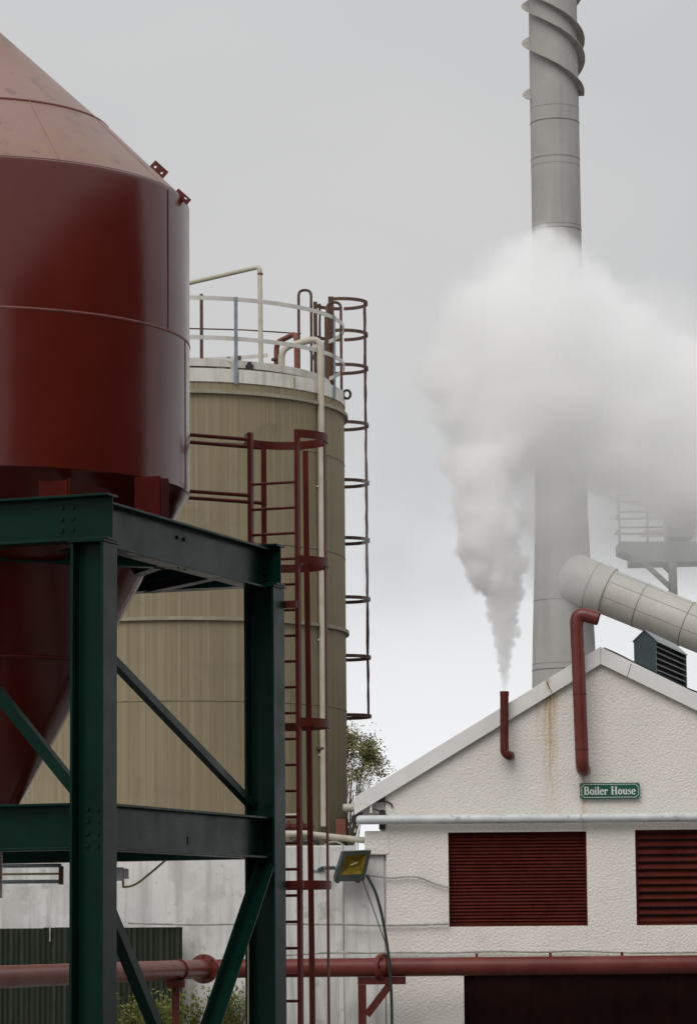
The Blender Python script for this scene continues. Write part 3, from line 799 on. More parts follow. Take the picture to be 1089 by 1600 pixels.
# sign
sg = thing('name_sign', 'green rectangular sign with white serif lettering reading Boiler House', 'sign', P(952, 1236, YW))
sx0, sx1 = wx(905.5, 1236), wx(999, 1236); sz0, sz1 = wz(952, 1249), wz(952, 1224)
sy = YW - .065
MB().span((sx0, sy, sz0), (sx1, sy + .02, sz1)).build('plate', M['sign_g'], sg, bevel=.003)
for sxx in (sx0 + .03, sx1 - .03):
    MB().box((sxx, YW - .02, (sz0 + sz1) / 2), (.01, .026, .05)).build('spacer', M['black'], sg)
W_, H_ = sx1 - sx0, sz1 - sz0
ins, nc = .022, .030
bx0, bx1, bz0, bz1 = sx0 + ins, sx1 - ins, sz0 + ins, sz1 - ins
bpts = []
for cx_, cz_, t0 in ((bx0, bz0, 90), (bx1, bz0, 180), (bx1, bz1, 270), (bx0, bz1, 0)):
    for k in range(5):
        t = math.radians(t0 - 90 * k / 4)
        bpts.append(Vector((cx_ + nc * math.cos(t), sy - .0015, cz_ + nc * math.sin(t))))
MB().bar(bpts, .0035, .001, up=(0, 0, 1), closed=True) if False else None
bord = MB()
nb = len(bpts)
for i in range(nb):
    a_, b_ = bpts[i], bpts[(i + 1) % nb]
    d = (b_ - a_); ln = d.length; d.normalize(); q = Vector((-d.z, 0, d.x))
    bord.prism([a_ - q * .0035, b_ - q * .0035, b_ + q * .0035, a_ + q * .0035], (0, .001 + .00002 * (i % 3), 0))
bord.build('border_line', M['sign_w'], sg, smooth=0)
scr = MB()
for cx_ in (sx0 + .014, sx1 - .014):
    for cz_ in (sz0 + .014, sz1 - .014):
        scr.tube([Vector((cx_, sy, cz_)), Vector((cx_, sy - .004, cz_))], .006, 8)
so = scr.build('screw_heads', M['sign_w'], sg); so['kind'] = 'stuff'
# bold serif letters built from strokes (unit: x-height letters in a 1 x 1 cap box)
lt = MB(); depth_n = [0]
cap = H_ * .50
lx0 = sx0 + .056; lz0 = (sz0 + sz1) / 2 - cap * .47
def stroke(x, pts, ws):
    dn = depth_n[0]; depth_n[0] += 1
    yy = sy - .0012 - .0004 * (dn % 5)
    p3 = [Vector((lx0 + (x + a) * cap, yy, lz0 + b * cap)) for a, b in pts]
    vs_ = []
    for i, p in enumerate(p3):
        t = (p3[min(i + 1, len(p3) - 1)] - p3[max(i - 1, 0)]).normalized(); q_ = Vector((-t.z, 0, t.x))
        wv = (ws[i] if isinstance(ws, (list, tuple)) else ws) * cap / 2
        vs_ += [p + q_ * wv, p - q_ * wv]
    lt.add(vs_, [(2 * i, 2 * i + 1, 2 * i + 3, 2 * i + 2) for i in range(len(p3) - 1)])
def vstem(x, a, z0, z1, wd=.2): stroke(x, [(a, z0), (a, z1)], wd)
def hbar(x, a0, a1, z, wd=.07): stroke(x, [(a0, z), (a1, z)], wd)
def ell(x, c, r, t0, t1, thick=.2, thin=.08, n=16):
    pts, ws = [], []
    for k in range(n + 1):
        t = math.radians(t0 + (t1 - t0) * k / n)
        pts.append((c[0] + r[0] * math.cos(t), c[1] + r[1] * math.sin(t))); ws.append(thin + (thick - thin) * abs(math.cos(t)))
    stroke(x, pts, ws)
xh = .66
def g_B(x):
    vstem(x, .17, .0, 1.0, .22); hbar(x, .0, .40, .035); hbar(x, .0, .40, .965); hbar(x, .2, .42, .53)
    ell(x, (.38, .755), (.2, .215), -90, 90); ell(x, (.40, .28), (.24, .245), -90, 90); return .82
def g_H(x):
    for a in (.16, .68): vstem(x, a, 0, 1, .22); hbar(x, a - .19, a + .19, .035); hbar(x, a - .19, a + .19, .965)
    hbar(x, .2, .64, .5, .1); return .95
def g_o(x): ell(x, (.29, xh / 2), (.21, xh / 2 - .03), 0, 360, .2, .08, 24); return .64
def g_i(x): vstem(x, .15, 0, xh, .2); hbar(x, .0, .3, .035); hbar(x, .0, .2, xh - .035); ell(x, (.15, .86), (.05, .05), 0, 360, .12, .12, 10); return .36
def g_l(x): vstem(x, .15, 0, 1, .2); hbar(x, .0, .3, .035); hbar(x, .0, .2, .965); return .36
def g_e(x): ell(x, (.29, xh / 2), (.21, xh / 2 - .03), 8, 325, .2, .09, 22); hbar(x, .2, .5, xh / 2 + .03, .08); return .60
def g_r(x): vstem(x, .15, 0, xh, .2); hbar(x, .0, .32, .035); hbar(x, .0, .2, xh - .035); ell(x, (.38, .42), (.16, .18), 165, 50, .14, .12, 8); ell(x, (.46, .52), (.04, .04), 0, 360, .1, .1, 8); return .56
def g_u(x): vstem(x, .15, .18, xh, .2); hbar(x, .0, .2, xh - .035); ell(x, (.32, .2), (.17, .16), 180, 320, .16, .1, 10); vstem(x, .52, 0, xh, .2); hbar(x, .38, .56, xh - .035); hbar(x, .52, .68, .035); return .70
def g_s(x):
    stroke(x, [(.42, .52), (.36, .61), (.24, .63), (.13, .58), (.11, .48), (.2, .39), (.34, .29), (.41, .2), (.38, .09), (.26, .03), (.13, .06), (.07, .17)], [.08, .09, .08, .1, .14, .18, .18, .14, .1, .08, .09, .08]); return .52
xx = 0
tot = sum((.82, .64, .36, .36, .60, .56, .42, .95, .64, .70, .52, .60))
kern = (W_ - .112) / cap / tot
lx_s = kern
_l0 = lx0
def place(gf, x):
    global lx0
    return gf(x)
base_scale = kern
class _S: pass
pos = 0
for gf in (g_B, g_o, g_i, g_l, g_e, g_r, None, g_H, g_o, g_u, g_s, g_e):
    if gf is None: pos += .42 * kern; continue
    n0 = len(lt.v)
    wdt = gf(0)
    for k in range(n0, len(lt.v)):       # squeeze the letter to the sign's width and set it in place
        lt.v[k].x = _l0 + (lt.v[k].x - _l0) * kern + pos * cap
    pos += wdt * kern
lt.build('lettering', M['sign_w'], sg, smooth=0, recalc=False)

# pipes on the gable
tp = thing('flue_pipe', 'tall dark red pipe climbing the white gable and hooking over the ridge', 'pipe', P(912, 1205, YW))
yp = YW - .28
pth = [P(913, 1203, YW + .06), P(910, 1203, yp), P(900.5, 958, yp), P(935, 968, yp - .05)]
MB().tube(arc_path(pth[:3] + [pth[2]][:0], .22, 8)[:-1] + [P(902.5, 1010, yp)], .094, 24).build('lower_pipe', M['pipe_red'], tp)
MB().tube(arc_path([P(902.4, 1012, yp), P(900.7, 957, yp), P(935, 967, yp - .05)], .24, 8), .098, 24).build('upper_bend', M['pipe_red'], tp)
for yy in (1085, 1172):
    c_ = P(905.6 if yy < 1100 else 908.8, yy, yp)
    MB().tube([c_ - UZ * .006, c_ + UZ * .006], .099, 24).build('joint_ring', M['pipe_red_dark'], tp)
e0 = P(934.5, 966.9, yp - .05); e1 = P(936, 967.3, yp - .05)
MB().tube([e0, e1], .085, 20).build('mouth', M['dark'], tp)
ex = thing('exhaust_pipe', 'short dark red exhaust pipe on the gable puffing white steam', 'pipe', P(796, 1182, YW))
YE = YW - .2
MB().tube(arc_path([P(798, 1181, YW + .05), P(795, 1182, YE), P(788, 1176, YE), P(788, 1082, YE)], .12, 6), .060, 18, caps=True).build('pipe_run', M['pipe_red_dark'], ex)
et = P(788, 1082, YE)
MB().lathe(Vector((et.x, et.y, 0)), [(.060, et.z - .05), (.063, et.z - .05), (.063, et.z + .012), (.05, et.z + .012), (.05, et.z - .01)], 20).build('rim', M['pipe_red_dark'], ex)
gpipe = thing('wall_pipe', 'grey flaking painted pipe running level across the boiler house wall', 'pipe', P(562, 1279, YW - .12))
pw = [P(562 + 66 * i, 1279, YW - .12) for i in range(11)]
zc = pw[5].z
pw = [Vector((p.x, p.y, zc)) for p in pw]
MB().tube(pw, .064, 18).build('pipe_run', M['grey_pipe'], gpipe)
MB().lathe((0, 0, 0), [], 3) if False else None
c_ = pw[0]
MB().tube([c_ + Vector((-.05, 0, 0)), c_ + Vector((-.03, 0, 0)), c_ + Vector((.01, 0, 0))], .05, 18, rad=[.03, .055, .066]).build('end_cap', M['grey_pipe'], gpipe)
for i in (2, 4, 6, 8):
    c_ = pw[i]; MB().tube([c_ - Vector((.02, 0, 0)), c_ + Vector((.02, 0, 0))], .069, 18).build('clamp', M['grey_pipe'], gpipe)

# cables painted along the walls
def wire(name, label, pts, Y, r, mt, bend=.3, cat='cable'):
    return tag(MB().tube(arc_path([P(x, y, Y) for x, y in pts], bend, 5), r, 7).build(name, mt), label, cat)
wire('wall_cable', 'painted cable sagging from the pier across to the red louvre', [(560, 1368), (590, 1370), (615, 1373), (638, 1370), (655, 1371), (680, 1382), (702, 1388)], YW - .055, .013, M['cable_w'])
wire('wall_cable', 'long level cable crossing the white wall just under the louvre sill', [(200, 1443), (300, 1446), (400, 1444), (470, 1445), (540, 1445), (600, 1447), (660, 1446), (701, 1444)], YW - .06, .015, M['cable_w'])
wire('wall_cable', 'lowest wavy cable along the wall just above the red pipe', [(400, 1496), (470, 1492), (520, 1489), (570, 1490), (620, 1489), (700, 1490), (770, 1487), (850, 1489), (900, 1486), (980, 1490), (1089, 1489)], YW - .06, .014, M['cable_w'])
wire('eave_wire', 'thin dark wire drooping under the boiler house eave', [(582, 1247), (592, 1254), (602, 1252), (612, 1257), (613, 1262)], YW - .03, .012, M['black'], .1)
wire('eave_wire', 'thin wire stub just above the grey wall pipe end', [(583, 1264), (592, 1268), (600, 1266)], YW - .03, .01, M['black'], .1)
rc = []
for k in range(22):
    x = xap + .05 + k * .13
    rc.append(Vector((x, YW - .03 + .02 * math.sin(k * 1.7), roof_z(x) + .052 + .012 * math.sin(k * 1.1) ** 2)))
tag(MB().tube(rc, .012, 6).build('ridge_cable', M['black']), 'thin dark cable lying along the right roof verge', 'cable')

# roof ventilator
vy = 47.6
va = math.radians(-16)
vx = Vector((math.cos(va), math.sin(va), 0)); vY = Vector((-math.sin(va), math.cos(va), 0))
c0 = P(1007.5, 1010, vy)
hw = 17.5 / F * vy; ze = PZ(1007, 1002, vy); zpk = PZ(1007, 987, vy); zb0 = PZ(1007, 1062, vy)
c0 = Vector((c0.x, vy, 0))
vent = thing('roof_ventilator', 'teal gabled roof ventilator with open louvred side on the roof', 'ventilator', (c0.x, c0.y, zb0))
vlen = 2.6
ends = [(-hw, zb0), (hw, zb0), (hw, ze), (0, zpk), (-hw, ze)]
for q in (0, vlen - .03):
    MB().prism([c0 + vx * a + vY * q + UZ * z_ for a, z_ in ends], vY * .03).build('end_panel', M['teal'], vent, smooth=0)
MB().box(c0 + vY * vlen / 2 + UZ * ((zb0 + ze) / 2), (hw - .09, vlen / 2 - .04, (ze - zb0) / 2 - .01), (vx, vY, UZ)).build('core', M['dark'], vent, smooth=0)
for s in (-1, 1):
    k = MB().prism([c0 + vx * (s * (hw + .015)) - vY * .02 + UZ * (ze - .012), c0 - vY * .02 + UZ * (zpk + .012), c0 - vY * .02 + UZ * (zpk + .03), c0 + vx * (s * (hw + .015)) - vY * .02 + UZ * (ze + .006)], vY * (vlen + .04))
    k.build('cover_slope', M['teal_roof'], vent, smooth=0)
    for i in range(6):
        zz = ze - .045 - i * .088
        ta = .55 * s
        X2 = vx * math.cos(ta) - UZ * math.sin(ta) ; Z2 = vx * math.sin(ta) + UZ * math.cos(ta)
        MB().box(c0 + vx * (s * (hw - .03)) + vY * vlen / 2 + UZ * (zz - .02), (.035, vlen / 2 - .035, .006), (X2, vY, Z2)).build('slat', M['teal_roof'], vent, smooth=0)

# ------------------------------------------------------------------ floodlight and cable on the plinth corner
YF = 44.75
fc = P(550, 1352, YF)
fl_t = thing('floodlight', 'dark square floodlight with amber reflector tilted down in front of the white pier', 'floodlight', fc)
cor = [P(537, 1331.5, YF - .08), P(580, 1329, YF - .08), P(569, 1377, YF - .0), P(522, 1378, YF - .0)]
nn_ = (cor[1] - cor[0]).cross(cor[3] - cor[0]).normalized()
if nn_.y > 0: nn_ = -nn_
def quadpt(u, v): return (cor[0] * (1 - u) + cor[1] * u) * (1 - v) + (cor[3] * (1 - u) + cor[2] * u) * v
fw = [quadpt(u, v) for u, v in ((0, 0), (1, 0), (1, 1), (0, 1))]
bk = [quadpt(u, v) - nn_ * .16 + Vector((-.05, 0, 0)) for u, v in ((.06, .05), (.92, .05), (.92, .92), (.06, .92))]
hs2 = MB().add(fw + bk, [(4, 5, 6, 7), (0, 1, 5, 4), (1, 2, 6, 5), (2, 3, 7, 6), (3, 0, 4, 7)])
hs2.build('housing', M['lamp_body'], fl_t, smooth=0)
rim = MB(); iu, iv = .13, .13
ini = [quadpt(u, v) + nn_ * .012 for u, v in ((iu, iv), (1 - iu, iv), (1 - iu, 1 - iv * 1.7), (iu, 1 - iv * 1.7))]
ou = [p + nn_ * .012 for p in fw]
rim.add(ou + ini + fw + [p - nn_ * .03 for p in ini], [(i, (i + 1) % 4, 4 + (i + 1) % 4, 4 + i) for i in range(4)] + [(i, 8 + i, 8 + (i + 1) % 4, (i + 1) % 4) for i in range(4)] + [(4 + i, 4 + (i + 1) % 4, 12 + (i + 1) % 4, 12 + i) for i in range(4)])
rim.build('front_rim', M['lamp_body'], fl_t, smooth=0)
# reflector pan: four sloping faces to a small back
pan_o = [p - nn_ * .012 for p in ini]
pan_i = [quadpt(u, v) - nn_ * .10 for u, v in ((.36, .34), (.66, .34), (.66, .58), (.36, .58))]
MB().add(pan_o + pan_i, [(4, 5, 6, 7)] + [(i, (i + 1) % 4, 4 + (i + 1) % 4, 4 + i) for i in range(4)]).build('reflector', M['amber'], fl_t, smooth=0)
gm = bpy.data.materials.new('lamp_glass'); gm.use_nodes = True
gb = gm.node_tree.nodes['Principled BSDF']
gb.inputs['Base Color'].default_value = (.95, .9, .6, 1); gb.inputs['Roughness'].default_value = .05; gb.inputs['Transmission Weight'].default_value = 1.0; gb.inputs['IOR'].default_value = 1.1
MB().prism([p - nn_ * .008 for p in ini], nn_ * .004).build('glass', gm, fl_t, smooth=0)
MB().tube([quadpt(.4, .5) - nn_ * .07, quadpt(.62, .42) - nn_ * .07], .012, 8).build('lamp_tube', M['sign_w'], fl_t)
MB().bar([P(497, 1361, YB - .03), P(505, 1357, YB - .03), P(512, 1357, YF + .1), P(524, 1357, YF + .08)], .025, .012).build('bracket_arm', M['lamp_body'], fl_t)
MB().box(P(497, 1361, YB - .012), (.09, .012, .012)).build('bracket_foot', M['galv'], fl_t)
for u in (.12, .8):
    MB().box(quadpt(u, 1.03), (.03, .03, .014)).build('latch', M['black'], fl_t)
c_ = P(547, 1326, YF + .1); MB().box(c_, (.09, .06, .035)).build('terminal_box', M['grey_box'], fl_t)
wire('lamp_cable', 'stiff dark green cable bowing from the floodlight down past the red pipe', [(573, 1368), (587, 1394), (597, 1430), (604, 1470), (609, 1510), (612, 1560), (613, 1680)], 44.05, .021, M['cable_dk'], .5)
wire('hanging_cord', 'very thin dark cord hanging from the floodlight to the pipe flange', [(567, 1377), (580, 1412), (594, 1452), (606, 1484)], 44.3, .007, M['black'], .3)

# ------------------------------------------------------------------ red process pipe along the wall
pr = .128
zp = PZ(620, 1512, 44.3)
def pp(px, Y): return Vector((P(px, 1512, Y).x, Y, zp))
e1, e2 = pp(322, 44.1), pp(602, 44.25)
pl_ = pp(20, 36.6); dlt = (pl_ - e1).normalized(); pl_ = e1 + dlt * 12
pipe = thing('process_pipe', 'long dull red flanged pipe running level in front of the white walls', 'pipe', (e2.x, e2.y, 0))
MB().tube([pl_, e1 + dlt * .12], pr, 24).build('pipe_length', M['pipe_red'], pipe)
MB().tube(arc_path([e1 + dlt * .16, e1, e1 + (e2 - e1).normalized() * .16], .14, 6), pr, 24).build('elbow', M['pipe_red'], pipe)
MB().tube([e1 + (e2 - e1).normalized() * .12, e2], pr, 24).build('pipe_length', M['pipe_red'], pipe)
en = pp(1300, 44.45)
MB().tube([e2 + Vector((.02, 0, 0)), en], pr, 24).build('pipe_length', M['pipe_red'], pipe)
def flange(c, d, r=.2, t=.035):
    d = Vector(d).normalized()
    fo = MB().tube([c - d * t, c + d * t], r, 28).build('flange', M['pipe_red'], pipe)
    bb = MB(); x = d.orthogonal().normalized(); y = d.cross(x)
    for k in range(8):
        t_ = k * math.pi / 4; q_ = c + (x * math.cos(t_) + y * math.sin(t_)) * (r - .03)
        bb.tube([q_ - d * (t + .025), q_ + d * (t + .025)], .014, 6)
    b_ = bb.build('flange_bolts', M['pipe_red_dark'], fo); b_['kind'] = 'stuff'
flange(e1 + dlt * .1, dlt, .2); flange(e2 + Vector((-.03, 0, 0)), Vector((1, -.75, 0)), .185)
MB().tube([e1 + dlt * 1.3, e1 + dlt * 1.33], pr + .02, 24).build('weld_ring', M['pipe_red_dark'], pipe)
for px in (745, 860, 972):
    c_ = pp(px, 44.4)
    MB().tube([c_ - Vector((.012, 0, 0)), c_ + Vector((.012, 0, 0))], pr + .008, 24).box(c_ + Vector((0, .0, pr + .02)), (.018, .03, .03)).build('pipe_strap', M['pipe_red'], pipe)
# triangular wall bracket under the flange
bxl, bxr = P(559, 1540, 44.3).x, P(634, 1540, 44.3).x
zt_ = zp - pr - .0
k = MB().span((bxl, 44.2, zt_ - .105), (bxr, 44.36, zt_ - .003))
k.build('bracket_top', M['pipe_red_dark'], pipe, smooth=0)
MB().span((bxl + .002, 44.2, zt_ - 1.0), (bxl + .115, 44.36, zt_ - .108)).build('bracket_leg', M['pipe_red_dark'], pipe, smooth=0)
MB().profile(Vector((bxl + .12, 44.28, zt_ - .52)), Vector((bxr - .22, 44.28, zt_ - .112)), [(-.05, -.07), (.05, -.07), (.05, .07), (-.05, .07)], (0, 0, 1)).build('bracket_strut', M['pipe_red_dark'], pipe, smooth=0)
# support post under the left length
c_ = e1 + dlt * 1.42
MB().box(c_ - UZ * (pr + .05), (.12, .12, .05)).box(Vector((c_.x, c_.y, (zp - pr - .1) / 2)), (.05, .05, (zp - pr - .1) / 2)).build('support_post', M['pipe_red_dark'], pipe, smooth=0)

# ------------------------------------------------------------------ corrugated sheet fence, conduit and box, weeds at lower left
corr = thing('corrugated_fence', 'dark green corrugated sheet fence against the white wall behind the pipe', 'fence', (P(160, 1500, 45.0).x, 45.0, 0))
cx0, cx1 = P(-150, 1500, 45).x, P(285, 1500, 45).x
zc1 = PZ(200, 1449, 45)
nsh = 4; ws = (cx1 - cx0) / nsh
for i in range(nsh):
    a_, b_ = cx0 + ws * i, cx0 + ws * (i + 1) + (.04 if i < nsh - 1 else 0)
    n = 60; vs_ = []
    for k in range(n + 1):
        x = a_ + (b_ - a_) * k / n
        yy = 45.0 + .018 * math.sin(x / .075 * 2 * math.pi) - .003 * (i % 2)
        vs_ += [Vector((x, yy, 0)), Vector((x, yy, zc1 + random.uniform(-.004, .004) - .015 * (i % 2)))]
    MB().add(vs_, [(2 * k, 2 * k + 2, 2 * k + 3, 2 * k + 1) for k in range(n)]).build('sheet', M['corr'], corr, recalc=False, smooth=60)
MB().span((cx0, 45.03, zc1 - .05), (cx1, 45.07, zc1 - .01)).build('top_batten', M['corr'], corr, smooth=0)
MB().span((P(77, 1446, 44.95).x, 44.955, PZ(77, 1472, 44.95)), (P(79, 1446, 44.95).x, 44.97, PZ(77, 1446, 44.95))).build('white_strip', M['cable_w'], corr, smooth=0)
YC = 27.6
cd = thing('conduit_rack', 'three slim metal conduits clamped side by side below the frame beam', 'conduit', P(96, 1366, YC))
for y0, y1, mt in ((1352, 1357, 'galv'), (1366, 1369, 'cable_tan'), (1377, 1382, 'galv')):
    a_ = P(-80, (y0 + y1) / 2, YC); b_ = P(96, (y0 + y1) / 2 - 1, YC); b_ = Vector((b_.x, YC, a_.z))
    MB().tube([a_, b_], (y1 - y0) / 2 / F * YC * 1.2, 10).build('conduit', M[mt], cd)
MB().span(P(92, 1383, YC) - Vector((0, .03, 0)), P(99, 1354, YC) + Vector((0, .03, 0))).build('clamp', M['rust'], cd, smooth=0)
jb = thing('junction_box', 'small grey junction box beside the green column with tan cable', 'junction box', P(190, 1366, YC))
MB().span(P(172, 1377, YC) - Vector((0, .04, 0)), P(194, 1356, YC) + Vector((0, .04, 0))).build('box', M['grey_box'], jb, bevel=.006)
MB().span(P(194.3, 1374, YC) - Vector((0, .05, 0)), P(201, 1358, YC) + Vector((0, .05, 0))).build('lid', M['grey_box'], jb, bevel=.004)
MB().tube([P(192.5, 1377, YC), P(192.5, 1388, YC)], .011, 8).build('gland', M['cable_tan'], jb)
wire('box_cable', 'tan cable drooping from the junction box up to the green beam', [(192.5, 1387), (205, 1386), (218, 1379), (240, 1361), (256, 1347), (268, 1338)], YC, .010, M['cable_tan'], .1)
wire('post_cable', 'thin tan cable running down the edge of the green far column', [(388, 1432), (388, 1500), (388, 1700)], 26.75, .006, M['cable_tan'], .1)
# white low ledge behind the middle of the red pipe
tag(MB().span((P(350, 1494, 45.2).x, 45.05, 0), (P(400, 1494, 45.2).x, 45.34, PZ(370, 1491, 45.05))).build('concrete_ledge', M['bund'], smooth=0), 'low white concrete ledge behind the red pipe between the green columns', 'ledge')

def weed(px, Y, h, seed, label):
    rd = random.Random(seed); b0 = P(px, 1566, Y); b0.z = 0
    k = MB(); st = MB()
    for i in range(26):
        a_ = rd.uniform(0, 6.28); ln = h * rd.uniform(.6, 1.0); lean = rd.uniform(.05, .35)
        d = Vector((math.cos(a_), math.sin(a_), 0))
        pts = [b0 + d * (.12 * rd.random()) + d * (lean * ln * t * t) + UZ * (ln * t) for t in (0, .35, .7, 1)]
        st.tube(pts, .005, 4, rad=[.006, .005, .004, .002])
        for q_ in range(14):
            t = rd.uniform(.25, 1); pb = b0 + d * (lean * ln * t * t) + UZ * (ln * t)
            v = Vector((rd.uniform(-1, 1), rd.uniform(-1, 1), rd.uniform(-.2, .9))).normalized(); u = v.orthogonal().normalized()
            L_ = rd.uniform(.04, .1)
            k.add([pb, pb + v * L_ * .5 + u * L_ * .2, pb + v * L_, pb + v * L_ * .5 - u * L_ * .2], [(0, 1, 2, 3)])
    t_ = thing('weed_clump', label, 'weed', b0, 'weeds along the foot of the wall')
    st.build('stem_bunch', M['leaf2'], t_); k.build('foliage', M['leaf2'], t_, smooth=0, recalc=False)
for px, Y, h, sd_ in ((205, 43.5, .92, 1), (232, 44.3, .85, 2), (258, 43.9, .97, 3), (276, 44.5, .9, 4), (305, 44.6, .98, 5), (352, 44.7, 1.0, 6), (368, 44.8, 1.05, 7)):
    weed(px, Y, h, sd_, 'clump of yellow green weeds in front of the corrugated fence under the red pipe' if px < 290 else ('thin weeds against the white wall beside the corrugated fence end' if px < 320 else 'pale weeds at the foot of the low white concrete ledge'))

# ------------------------------------------------------------------ chimney, duct, gantry behind
YK = 75.0
kc = Vector((P(879, 900, YK).x, YK, 0))
def krad(y, wpx): return wpx / 2 / F * YK
prof = [(1600, 112), (1100, 103), (1000, 97.5), (900, 89.5), (800, 83), (700, 81), (600, 80), (370, 78.5), (150, 78), (-150, 77), (-420, 76)]
pz = [(krad(y, wd), PZ(870, y, YK)) for y, wd in prof]
pz[0] = (pz[0][0], 0)
chim = thing('chimney_stack', 'tall pale grey steel chimney with spiral strakes rising behind the boiler house', 'chimney', kc)
MB().lathe(kc, pz + [(pz[-1][0] - .05, pz[-1][1]), (pz[-1][0] - .06, pz[-1][1] - 1)], 72).build('stack', M['chim'], chim)
def kr_at(z):
    for i in range(len(pz) - 1):
        if pz[i][1] <= z <= pz[i + 1][1]:
            t = (z - pz[i][1]) / (pz[i + 1][1] - pz[i][1]); return pz[i][0] * (1 - t) + pz[i + 1][0] * t
    return pz[-1][0]
for yy, th in ((190, .022), (247, .014), (258, .008), (358, .022), (352, .01), (418, .014), (700, .012), (828, .014), (937, .016), (1045, .02), (1036, .01), (168, .008)):
    z = PZ(868, yy + 3, YK)
    r = kr_at(z)
    MB().lathe(kc, [(r - .002, z - th * .5), (r + th * .4, z - th * .4), (r + th * .4, z + th * .4), (r - .002, z + th * .5)], 72).build('joint_ring', M['chim_line'], chim)
# three helical strakes
zst = PZ(868, 152, YK); turn = 178 / F * YK
fin = .175
zt_end = pz[-1][1] - .3
for s, (a_st, z_st) in enumerate(((math.radians(86), PZ(909, 150, YK)), (math.radians(150), PZ(868, 122, YK)), (math.radians(-72), PZ(826, 158, YK)))):
    vs_ = []; n = int((zt_end - z_st) / .06)
    for k in range(n + 1):
        z = z_st + (zt_end - z_st) * k / n
        a_ = a_st - (z - z_st) / turn * 2 * math.pi
        r = kr_at(z)
        for rr, dz in ((r - .01, 0), (r + fin * min(1, .75 + k * .1), 0), (r + fin * min(1, .75 + k * .1), .022), (r - .01, .022)):
            vs_.append(kc + Vector((rr * math.sin(a_), -rr * math.cos(a_), z + dz)))
    fs = [(4 * k + j, 4 * k + (j + 1) % 4, 4 * k + 4 + (j + 1) % 4, 4 * k + 4 + j) for k in range(n) for j in range(4)] + [(0, 1, 2, 3)]
    MB().add(vs_, fs).build('strake', M['strake'], chim)
# flue duct
da = P(896, 903.5, 74.5); db = P(1180, 1018, 73.4)
dd_ = (db - da).normalized(); drd_ = 36.5 / F * 74
duct = thing('flue_duct', 'wide cream grey round duct sloping from the chimney down past the roof', 'duct', da)
def dpt(px):
    t = (px - 896) / 284.0; return da + (db - da) * t
cap_ = [(-.42, .30), (-.36, .55), (-.25, .78), (-.1, .93), (.05, 1.0)]
MB().tube([da + dd_ * (c * drd_ * 1.4) for c, _ in cap_] + [dpt(942)], drd_, 48, rad=[r * drd_ * 1.10 for _, r in cap_] + [drd_ * 1.04]).build('mitre_end', M['duct'], duct)
MB().tube([dpt(938), dpt(951)], drd_ * 1.09, 48).build('collar', M['duct'], duct)
MB().tube([dpt(950), dpt(1180)], drd_, 48).build('duct_length', M['duct'], duct)
for px in (1003, 1075, 926):
    MB().tube([dpt(px) - dd_ * .008, dpt(px) + dd_ * .008], drd_ * (1.012 if px > 940 else 1.075), 48).build('seam_ring', M['chim_line'], duct)
ux = dd_.cross(UZ).normalized(); uy = ux.cross(dd_)
for t in (-15, 25, 62):
    v = (ux * math.cos(math.radians(t)) + uy * math.sin(math.radians(t))) * drd_ * 1.002
    if v.y > 0: v = (-ux * math.cos(math.radians(t)) + uy * math.sin(math.radians(t))) * drd_ * 1.002
    MB().tube([dpt(952) + v, dpt(1180) + v], .009, 6).build('seam_line', M['chim'], duct)
# gantry with rails
YG = 80.0
gt = thing('steel_gantry', 'grey railed steel platform on a post half hidden by steam beside the chimney', 'platform', Vector((P(1050, 1000, YG).x, YG, 0)))
def gp_(x, y, dy=0): return P(x, y, YG + dy)
# hopper-like deck box with stepped underside
bx = [gp_(968, 846), gp_(1110, 846), gp_(1110, 876), gp_(987, 879), gp_(987, 868), gp_(969, 860)]
MB().prism(bx, (0, 1.3, 0)).build('deck_box', M['platform'], gt, smooth=0)
k = MB()
k.profile(gp_(1050, 850, -.05), Vector((gp_(1050, 850).x, YG - .05, 0)), isec(.2, .2, .02, .02), (0, 1, 0))
k.build('post', M['platform'], gt)
for (a_, b_, dy) in (((1003, 877), (1049, 919), -.05), ((1025, 873), (1050, 896), 1.2)):
    MB().profile(gp_(a_[0], a_[1], dy), gp_(b_[0], b_[1], dy), [(-.06, -.06), (.06, -.06), (.06, .06), (-.06, .06)], (0, 1, 0)).build('strut', M['platform'], gt, smooth=0)
for x in (968, 1012, 1045, 1130):
    for dy in (0, 1.3):
        a_ = gp_(x, 847, dy); zt2 = PZ(980, 772, YG)
        if x == 968 or dy > 0: MB().tube([Vector((a_.x, a_.y, PZ(980, 848, YG))), Vector((a_.x, a_.y, zt2))], .03, 8).build('rail_post', M['platform'], gt)
for yy in (773, 800, 824):
    z = PZ(980, yy, YG); xa = gp_(968, yy).x; xb = gp_(1100, yy).x
    MB().tube([Vector((xb, YG, z)), Vector((xa, YG, z)), Vector((xa, YG + 1.3, z)), Vector((xb, YG + 1.3, z))], .026, 8).build('rail', M['platform'], gt)
for x0, x1, y0, y1 in ((1005, 1042, 828, 833), (1000, 1042, 835, 839), (1005, 1042, 808, 811), (1037, 1042, 812, 838)):
    MB().span(gp_(x0, y1, -.06), gp_(x1, y0, -.02)).build('grating_bar', M['rail_white'], gt, smooth=0)
MB().span(gp_(1046, 790, .3), gp_(1075, 850, 1.8)).build('machine_box', M['platform'], gt, smooth=0)

